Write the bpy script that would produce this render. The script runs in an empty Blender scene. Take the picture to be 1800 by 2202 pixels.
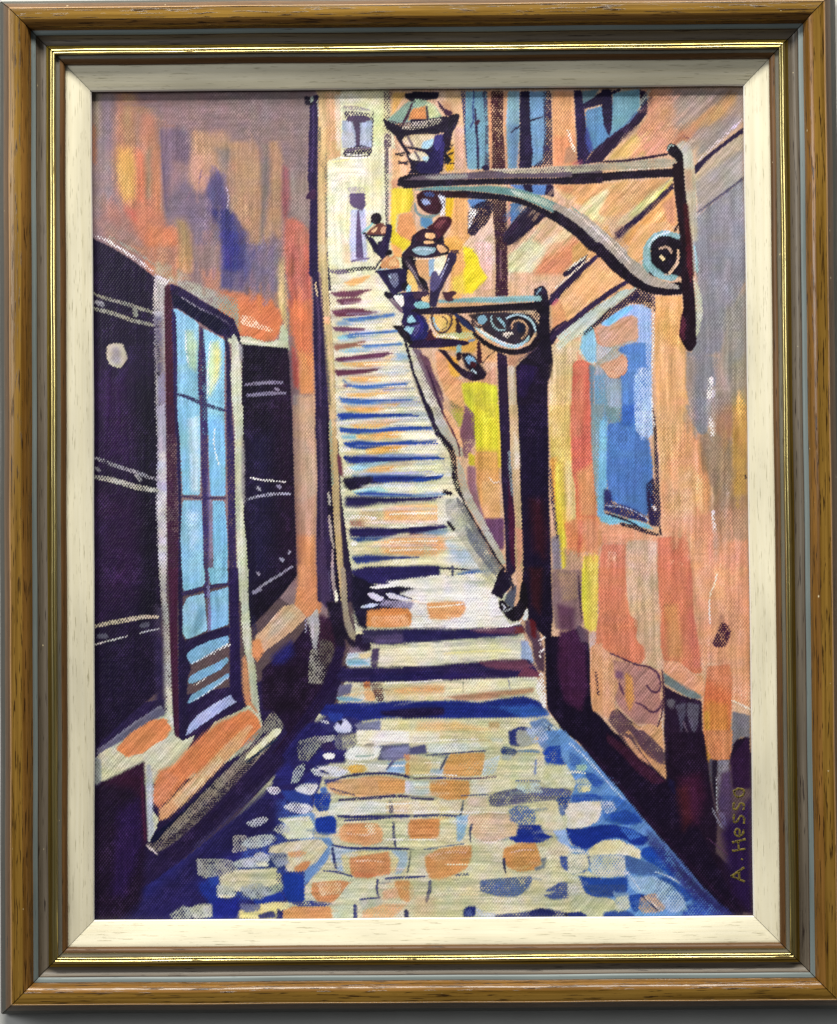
# A framed street-scene painting photographed close up against a pale wall.
import bpy, math, random
import numpy as np
random.seed(3); rng = np.random.default_rng(7)
scene = bpy.context.scene
col = scene.collection

# ------------------------------------------------------------------ camera
CX, CY, CZ = 0.002589, -0.023522, 0.86
RX, RY, RZ = 0.020024, 0.004435, -0.00775
FPX = 3200.0
def rot():
    ca, sa = math.cos(RX), math.sin(RX); cb, sb = math.cos(RY), math.sin(RY); cc, sc = math.cos(RZ), math.sin(RZ)
    Rx = np.array([[1,0,0],[0,ca,-sa],[0,sa,ca]]); Ry = np.array([[cb,0,sb],[0,1,0],[-sb,0,cb]]); Rz = np.array([[cc,-sc,0],[sc,cc,0],[0,0,1]])
    return Rz @ Ry @ Rx
R = rot()
from mathutils import Matrix
cam_d = bpy.data.cameras.new('camera'); cam = bpy.data.objects.new('camera', cam_d); col.objects.link(cam)
M = Matrix([[R[0,0],R[0,1],R[0,2],CX],[R[1,0],R[1,1],R[1,2],CY],[R[2,0],R[2,1],R[2,2],CZ],[0,0,0,1]])
cam.matrix_world = M
cam_d.sensor_fit = 'VERTICAL'; cam_d.sensor_height = 24; cam_d.lens = 24*FPX/2202
cam_d.clip_start = 0.01; cam_d.clip_end = 50
scene.camera = cam

# measured positions on the flat canvas -> canvas plane, in U = 0.27 mm steps
U = 0.00027
def plane(px, py):
    d = R @ np.array([(px-900)/FPX, -(py-1101)/FPX, -1.0])
    t = -CZ/d[2]
    return ((CX+t*d[0])/U, (CY+t*d[1])/U)

# ------------------------------------------------------------------ materials
def srgb(h):
    if isinstance(h, str): h = [int(h[i:i+2],16)/255 for i in (0,2,4)]
    return [(c/12.92 if c <= .04045 else ((c+.055)/1.055)**2.4) for c in h]
K = 0.80
def lin(h, k=K): return [c*k for c in srgb(h)]+[1]
def newmat(name):
    m = bpy.data.materials.new(name); m.use_nodes = True
    nt = m.node_tree; b = nt.nodes['Principled BSDF']
    return m, nt, b
def N(nt, typ, **kw):
    n = nt.nodes.new(typ)
    for k, v in kw.items():
        if k in n.inputs: n.inputs[k].default_value = v
        else: setattr(n, k, v)
    return n
def wood(name, c1, c2, pore, rough=.38, pore_amt=.62, bump=.25, spec=.45, coat=0., chips=True, metal=0., band=1.0, ps=1.0):
    m, nt, b = newmat(name); L = nt.links
    uv = N(nt,'ShaderNodeUVMap')
    oi = N(nt,'ShaderNodeObjectInfo')
    add = N(nt,'ShaderNodeVectorMath', operation='ADD')
    sc = N(nt,'ShaderNodeVectorMath', operation='SCALE'); sc.inputs['Scale'].default_value = 3.7
    L.new(oi.outputs['Random'], sc.inputs[0]); L.new(uv.outputs[0], add.inputs[0]); L.new(sc.outputs[0], add.inputs[1])
    def mp(sx, sy):
        q = N(nt,'ShaderNodeMapping'); q.inputs['Scale'].default_value = (sx, sy, 1); L.new(add.outputs[0], q.inputs[0]); return q
    n1 = N(nt,'ShaderNodeTexNoise', Scale=1., Detail=4., Roughness=.6); L.new(mp(9*band, 520).outputs[0], n1.inputs[0])
    n2 = N(nt,'ShaderNodeTexNoise', Scale=1., Detail=3., Roughness=.55); L.new(mp(60*ps, 1150*ps).outputs[0], n2.inputs[0])
    n3 = N(nt,'ShaderNodeTexNoise', Scale=1., Detail=2.); L.new(mp(14, 60).outputs[0], n3.inputs[0])
    r1 = N(nt,'ShaderNodeValToRGB'); r1.color_ramp.elements[0].position=.36; r1.color_ramp.elements[1].position=.64
    r1.color_ramp.elements[0].color = lin(c1); r1.color_ramp.elements[1].color = lin(c2)
    L.new(n1.outputs[0], r1.inputs[0])
    r2 = N(nt,'ShaderNodeValToRGB'); pore_amt -= .045; r2.color_ramp.elements[0].position=pore_amt; r2.color_ramp.elements[1].position=pore_amt+.05
    r2.color_ramp.elements[0].color=(0,0,0,1); r2.color_ramp.elements[1].color=(1,1,1,1)
    L.new(n2.outputs[0], r2.inputs[0])
    mx = N(nt,'ShaderNodeMix', data_type='RGBA'); mx.inputs[7].default_value = lin(pore)
    L.new(r2.outputs[0], mx.inputs[0]); L.new(r1.outputs[0], mx.inputs[6])
    out = mx.outputs[2]
    # slow tone drift along the rail
    hs = N(nt,'ShaderNodeHueSaturation'); mr = N(nt,'ShaderNodeMapRange'); mr.inputs['To Min'].default_value=.66; mr.inputs['To Max'].default_value=1.34
    L.new(n3.outputs[0], mr.inputs[0]); L.new(mr.outputs[0], hs.inputs['Value']); L.new(out, hs.inputs['Color']); out = hs.outputs[0]
    if chips:
        n4 = N(nt,'ShaderNodeTexNoise', Scale=1., Detail=2.); L.new(mp(190, 330).outputs[0], n4.inputs[0])
        r4 = N(nt,'ShaderNodeValToRGB'); r4.color_ramp.elements[0].position=.765; r4.color_ramp.elements[1].position=.78
        r4.color_ramp.elements[0].color=(0,0,0,1); r4.color_ramp.elements[1].color=(1,1,1,1)
        L.new(n4.outputs[0], r4.inputs[0])
        m4 = N(nt,'ShaderNodeMix', data_type='RGBA'); m4.inputs[7].default_value = lin('d8c8a0')
        L.new(r4.outputs[0], m4.inputs[0]); L.new(out, m4.inputs[6]); out = m4.outputs[2]
    L.new(out, b.inputs['Base Color'])
    b.inputs['Roughness'].default_value = rough; b.inputs['Specular IOR Level'].default_value = spec
    b.inputs['Coat Weight'].default_value = coat; b.inputs['Coat Roughness'].default_value = .2
    b.inputs['Metallic'].default_value = metal
    sb = N(nt,'ShaderNodeMath', operation='SUBTRACT'); L.new(n1.outputs[0], sb.inputs[0]); L.new(r2.outputs[0], sb.inputs[1])
    bp = N(nt,'ShaderNodeBump', Strength=bump, Distance=.0004); L.new(sb.outputs[0], bp.inputs['Height']); L.new(bp.outputs[0], b.inputs['Normal'])
    return m
MT = {
 'mustard': wood('varnished_golden_wood', '6c4e18', '927030', '38240e', rough=.24, spec=.3, pore_amt=.63),
 'orange':  wood('varnished_orange_wood', '6a4818', '8e6630', '3a240e', rough=.22, spec=.35, pore_amt=.62),
 'brown':   wood('stained_brown_wood', '54381a', '6c4c28', '38240e', rough=.42, spec=.3, pore_amt=.66),
 'tanline': wood('tan_edge_highlight', 'a07c4c', 'b48c5c', '6a4a2a', rough=.25, pore_amt=.7),  # edge-catch highlight put into the colour of this narrow band
 'bluegrey':wood('blue_grey_painted_wood', '6c7876', '7c8684', '3c3c38', rough=.42, pore_amt=.74, chips=False),
 'greybrown':wood('grey_brown_washed_wood', '5c5244', '72685a', '2c2018', rough=.45, pore_amt=.66),
 'sidegrey':wood('grey_stained_side_wood', '3c3c36', '4c4c44', '2a2824', rough=.55, spec=.25, pore_amt=.7, chips=False),
 'redline': wood('reddish_scored_line', '4a3020', '5a3c28', '2a1810', rough=.5, chips=False),
 'slate':   wood('slate_grey_wash', '6a6860', '787468', '4a4238', rough=.42, pore_amt=.7),
 'dark':    wood('dark_aged_side_wood', '2c241c', '3c342c', '14100c', rough=.6, pore_amt=.7),
 'cream':   wood('cream_limed_wood', 'e2dabc', 'e9e2c8', 'bab292', rough=.6, pore_amt=.67, bump=.3, spec=.2, ps=1.5, chips=False),
 'creamlip':wood('pale_liner_lip', 'eeeadc', 'f2eee4', 'c8c0a8', rough=.45, pore_amt=.8, spec=.35, chips=False),
}
def gold(name, c1, c2, rough):
    m = wood(name, c1, c2, '5a4814', rough=rough, pore_amt=.72, bump=.3, chips=False, metal=1.0)
    return m
MT['gold'] = gold('worn_gilt_leaf', 'dcc678', 'efe0a0', .28)
MT['golddark'] = gold('dull_gilt_leaf', 'a08830', 'baa04a', .38)

# wall
m, nt, b = newmat('off_white_painted_wall'); MT['wall'] = m
tc = N(nt,'ShaderNodeTexCoord'); n = N(nt,'ShaderNodeTexNoise', Scale=40., Detail=6.); nt.links.new(tc.outputs['Object'], n.inputs[0])
r = N(nt,'ShaderNodeValToRGB'); r.color_ramp.elements[0].color = lin('c8c8c2'); r.color_ramp.elements[1].color = lin('dcdcd6'); nt.links.new(n.outputs[0], r.inputs[0])
nt.links.new(r.outputs[0], b.inputs['Base Color']); b.inputs['Roughness'].default_value = .7
bp = N(nt,'ShaderNodeBump', Strength=.2, Distance=.001); nt.links.new(n.outputs[0], bp.inputs['Height']); nt.links.new(bp.outputs[0], b.inputs['Normal'])

# ------------------------------------------------------------------ mesh helpers
def link(name, verts, faces, mats, midx, uvs=None, parent=None, smooth=True):
    me = bpy.data.meshes.new(name); me.from_pydata(verts, [], faces)
    for mm in mats: me.materials.append(mm)
    me.polygons.foreach_set('material_index', midx)
    me.polygons.foreach_set('use_smooth', [smooth if len(f) == 4 else False for f in faces])
    if uvs is not None:
        ul = me.uv_layers.new(name='UVMap'); flat = []
        for p in me.polygons:
            for li in p.loop_indices: flat += uvs[me.loops[li].vertex_index]
        ul.data.foreach_set('uv', flat)
    me.update()
    o = bpy.data.objects.new(name, me); col.objects.link(o)
    if parent: o.parent = parent
    return o

# ------------------------------------------------------------------ the wall and the picture
W2, H2 = 0.377622/2, 0.477876/2          # half of the visible opening
WALL_Z = -0.016
w = 1.6
wo = link('wall', [(-w,-w,WALL_Z),(w,-w,WALL_Z),(w,w,WALL_Z),(-w,w,WALL_Z)], [(0,1,2,3)], [MT['wall']], [0])
wo['kind'] = 'structure'

root = bpy.data.objects.new('framed_painting', None); col.objects.link(root)
root.location = (0, 0, 0)
root['label'] = 'framed painting of a lamp-lit alley staircase in a golden wood frame with cream liner'
root['category'] = 'painting'

# ---- moulding: (offset from the sight edge as seen, height in mm)
def prof(off, z):
    off *= 1.0 if off < 4 else 1.024
    return ((800+off)*(860-z)/860 - 800*(860-2.5)/860)*.26875*.001, z*.001
LINER = [('creamlip', [(0,1.0),(0,2.4),(.8,3.0),(3.2,3.5)]),
         ('cream', [(3.2,3.7),(10,4.6),(28,6.6),(44,8.2),(51,8.8),(55,9.0),(60,8.8)])]
RAIL = [('brown', [(56,4),(56,9.6),(57.5,10.6),(61,11.6),(65,12.2),(68.5,12.4)]),
        ('slate', [(68.5,12.4),(69.2,12.0),(72,11.9),(76.5,12.1)]),
        ('golddark', [(93.5,12.4),(97,11.7)]),
        ('greybrown', [(97,11.7),(100,11.2),(104,11.0),(109,11.4),(113,12.2),(117,13.3)]),
        ('redline', [(117,13.3),(117.8,13.1),(118.6,13.7)]),
        ('bluegrey', [(118.6,13.7),(119.8,14.3),(125,14.6),(129.2,14.9)]),
        ('orange', [(129.2,14.9),(130,14.6),(132,16.0),(136,18.0),(141,19.6),(147,20.7),(152,21.2)]),
        ('mustard', [(152,21.25),(158,21.4),(164,21.38),(170,21.25),(174.6,21.0)]),
        ('tanline', [(174.6,21.0),(175.2,21.25),(176.6,21.1),(177.6,20.3)]),
        ('brown', [(177.6,20.3),(181,18.9),(184,17.2),(187.5,14.2)]),
        ('sidegrey', [(187.5,14.2),(189,12.6),(191.6,9.5),(193.6,7)]),
        ('dark', [(193.6,7),(193.9,2),(194.3,-9),(194.5,-13)])]
BEAD = [('golddark', [(93.5,12.2),(92,13.4),(89.5,14.6)][::-1]),
        ]
BEAD = [('golddark', [(76.3,11.8),(76.6,12.4)]),
        ('gold', [(76.6,12.4),(77.4,13.6),(79,14.6),(81,15.0),(82.6,14.8),(83.6,14.2),(84.6,14.8),(86.6,15.1),(88.8,14.8),(90.4,14.0)]),
        ('golddark', [(90.4,14.0),(92,13.2),(93.5,12.4),(93.7,11.0)])]
SIDES = {'top':((1,0),(0,1)), 'bottom':((-1,0),(0,-1)), 'left':((0,1),(-1,0)), 'right':((0,-1),(1,0))}
def rail(name, side, bands, parent, gap=.0003, back=-.012, close=True, bow=0.0, nseg=24, seed=0):
    a, o = SIDES[side]
    half_len, half_w = (W2, H2) if side in ('top','bottom') else (H2, W2)
    V, F, MI, UV = [], [], [], []; mats = []
    rr = np.random.default_rng(seed)
    ph = rr.random(4)*6.28
    v = 0.
    ring0, ring1 = [], []
    for mname, pts in bands:
        if MT[mname] not in mats: mats.append(MT[mname])
        mi = mats.index(MT[mname])
        pp = [prof(*q) for q in pts]
        # finer smooth profile
        base = len(V); vs = []
        for i, (u, z) in enumerate(pp):
            if i: v += math.hypot(u-pp[i-1][0], z-pp[i-1][1])
            vs.append(v)
            L = half_len+u-gap
            for k in range(nseg+1):
                s = -L+2*L*k/nseg
                wob = .00010*math.sin(s*31+ph[0]+i*.2)+.00008*math.sin(s*67+ph[1]) + bow*(1-(s/L)**2)
                if k in (0, nseg): wob = 0
                x = a[0]*s+o[0]*(half_w+u+wob); y = a[1]*s+o[1]*(half_w+u+wob)
                V.append((x, y, z)); UV.append((s+1.+ph[2], v))
            ring0.append((L, u, z)); ring1.append((L, u, z))
        for i in range(len(pp)-1):
            for k in range(nseg):
                p = base+i*(nseg+1)+k; q = p+nseg+1
                F.append((p, q, q+1, p+1)); MI.append(mi)
    # end caps and back
    u0, z0 = prof(*bands[0][1][0]); u1, z1 = prof(*bands[-1][1][-1])
    if close:
        for sgn in (-1, 1):
            base = len(V); ids = []
            loop = [(half_len+u-gap, u, z) for (L, u, z) in ring0]+[(half_len+u1-gap, u1, back), (half_len+u0-gap, u0, back)]
            for (L, u, z) in loop:
                x = a[0]*sgn*L+o[0]*(half_w+u); y = a[1]*sgn*L+o[1]*(half_w+u)
                ids.append(len(V)); V.append((x, y, z)); UV.append((0., u))
            F.append(tuple(ids if sgn < 0 else ids[::-1])); MI.append(0)
    return link(name, V, F, mats, MI, UV, parent)
for i, s in enumerate(SIDES):
    r_ = rail('frame_rail', s, RAIL, root, seed=i)
    rail('gilt_bead', s, BEAD, r_, seed=i+10, back=.0105)
    rail('liner_rail', s, LINER, root, seed=i+20, back=.0008, bow=(-.0007 if s == 'left' else 0), gap=.00018)

# ------------------------------------------------------------------ the paint layer
MARG = 14
RES = 1.5
NX = int((2*W2/U+2*MARG)/RES)+1; NY = int((2*H2/U+2*MARG)/RES)+1
X0, Y0 = -W2/U-MARG, -H2/U-MARG
xs = (X0+RES*np.arange(NX)).astype(np.float32); ys = (Y0+RES*np.arange(NY)).astype(np.float32)
GX, GY = np.meshgrid(xs, ys)
def vnoise(x, y, seed):
    r = np.random.default_rng(seed); T = r.random((256, 256)).astype(np.float32)
    xi = np.floor(x).astype(np.int32); yi = np.floor(y).astype(np.int32)
    fx = x-xi; fy = y-yi; fx = fx*fx*(3-2*fx); fy = fy*fy*(3-2*fy)
    a = T[xi & 255, yi & 255]; b = T[(xi+1) & 255, yi & 255]; c = T[xi & 255, (yi+1) & 255]; d = T[(xi+1) & 255, (yi+1) & 255]
    return ((a*(1-fx)+b*fx)*(1-fy)+(c*(1-fx)+d*fx)*fy)*2-1
NS1 = .6*vnoise(GX/7, GY/7, 1)+.4*vnoise(GX/3, GY/3, 2)
NS2 = .5*vnoise(GX/40, GY/40, 3)+.5*vnoise(GX/14, GY/14, 4)
def streak(ax, ay, seed):
    a = GX*ax+GY*ay; p = -GX*ay+GY*ax+3*NS2
    return (.45*vnoise(a/70, p/2.6, seed)+.35*vnoise(a/45, p/6, seed+1)+.3*vnoise(a/90, p/16, seed+2))
ST = {'h': streak(1, 0, 10), 'v': streak(0, 1, 20), 'd': streak(.72, .69, 30), 'e': streak(.66, -.75, 40), 'n': .6*NS2+.2*NS1}
# plain-weave relief: crowns in a checkerboard, a little irregular
wx = GX+1.1*vnoise(GX/50, GY/50, 50); wy = GY+1.1*vnoise(GX/50, GY/50, 51)
WV = np.cos(np.pi*wx/3.1)*np.cos(np.pi*wy/4.1)
WV = WV+.22*vnoise(GX/3.3, GY/3.3, 52)+.25*vnoise(GX/9, GY/6, 53)
cov = WV+.55*NS2+.35*vnoise(GX/5, GY/5, 54)
COV = np.empty(cov.size, np.float32); COV[np.argsort(cov, axis=None)] = np.linspace(0, 1, cov.size, dtype=np.float32); COV = COV.reshape(cov.shape)
C = np.zeros((NY, NX, 3), np.float32); C[:] = (.35, .28, .30)
Hh = np.zeros((NY, NX), np.float32)

def chaikin(p, closed, n):
    for _ in range(n):
        q = []
        m_ = len(p)
        if closed:
            for i in range(m_):
                a, b = p[i], p[(i+1) % m_]
                f_ = min(.25, 2.6/(math.hypot(b[0]-a[0], b[1]-a[1])+1e-6))
                q += [tuple((1-f_)*a[k]+f_*b[k] for k in range(len(a))), tuple(f_*a[k]+(1-f_)*b[k] for k in range(len(a)))]
        else:
            q = [p[0]]
            for i in range(m_-1):
                a, b = p[i], p[i+1]
                q += [tuple(.75*a[k]+.25*b[k] for k in range(len(a))), tuple(.25*a[k]+.75*b[k] for k in range(len(a)))]
            q.append(p[-1])
        p = q
    return p
def sstep(e0, e1, x):
    t = np.clip((x-e0)/(e1-e0), 0, 1); return t*t*(3-2*t)
def window(pts, pad):
    a = np.array(pts)[:, :2]
    i0 = max(0, int((a[:,0].min()-pad-X0)/RES)); i1 = min(NX, int((a[:,0].max()+pad-X0)/RES)+2)
    j0 = max(0, int((a[:,1].min()-pad-Y0)/RES)); j1 = min(NY, int((a[:,1].max()+pad-Y0)/RES)+2)
    return (slice(j0, j1), slice(i0, i1)) if i1 > i0 and j1 > j0 else None
def sd_poly(pts, w_):
    x = GX[w_]; y = GY[w_]; d2 = np.full(x.shape, 1e12, np.float32); ins = np.zeros(x.shape, bool)
    n_ = len(pts)
    for i in range(n_):
        (ax, ay), (bx, by) = pts[i], pts[(i+1) % n_]
        ex, ey = bx-ax, by-ay; L = ex*ex+ey*ey+1e-9
        t = np.clip(((x-ax)*ex+(y-ay)*ey)/L, 0, 1)
        np.minimum(d2, (x-ax-t*ex)**2+(y-ay-t*ey)**2, out=d2)
        if ay != by:
            c = (ay > y) != (by > y)
            ins ^= c & (x < ex*(y-ay)/(by-ay)+ax)
    d = np.sqrt(d2); return np.where(ins, d, -d)
def sd_line(pts, w_):
    x = GX[w_]; y = GY[w_]; best = np.full(x.shape, -1e9, np.float32)
    if len(pts) == 1: pts = pts*2
    for i in range(len(pts)-1):
        ax, ay, ra = pts[i]; bx, by, rb = pts[i+1]
        ex, ey = bx-ax, by-ay; L = ex*ex+ey*ey+1e-9
        t = np.clip(((x-ax)*ex+(y-ay)*ey)/L, 0, 1)
        np.maximum(best, ra+(rb-ra)*t-np.sqrt((x-ax-t*ex)**2+(y-ay-t*ey)**2), out=best)
    return best
def lay(sd, w_, colr, o, is_line):
    soft = 1.15+o.get('f', 0)*(.6 if o.get('f',0) < 5 else 1.0); e = o.get('e', 4.5)
    sd = sd+e*.2*NS1[w_]+(e*.30+soft*.30)*WV[w_]
    a = sstep(-soft, soft, sd)
    if 'd' in o:
        th = .06+o['d']*.088; a = a*sstep(th-.10, th+.10, COV[w_])
    a = a*o.get('a', 10)/10
    g = ST[o.get('g', 'n')][w_]
    c = np.array(colr, np.float32)
    cc = c*(1+.13*g[..., None])+.012*g[..., None]
    A = a[..., None]
    C[w_] = C[w_]*(1-A)+cc*A
    hn = .25+.8*g+.5*float(c.mean())
    ridge = 1.8*a*(1-a) if soft < 2.4 else 0
    Hh[w_] = Hh[w_]*(1-.85*a)+a*hn+ridge
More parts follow.
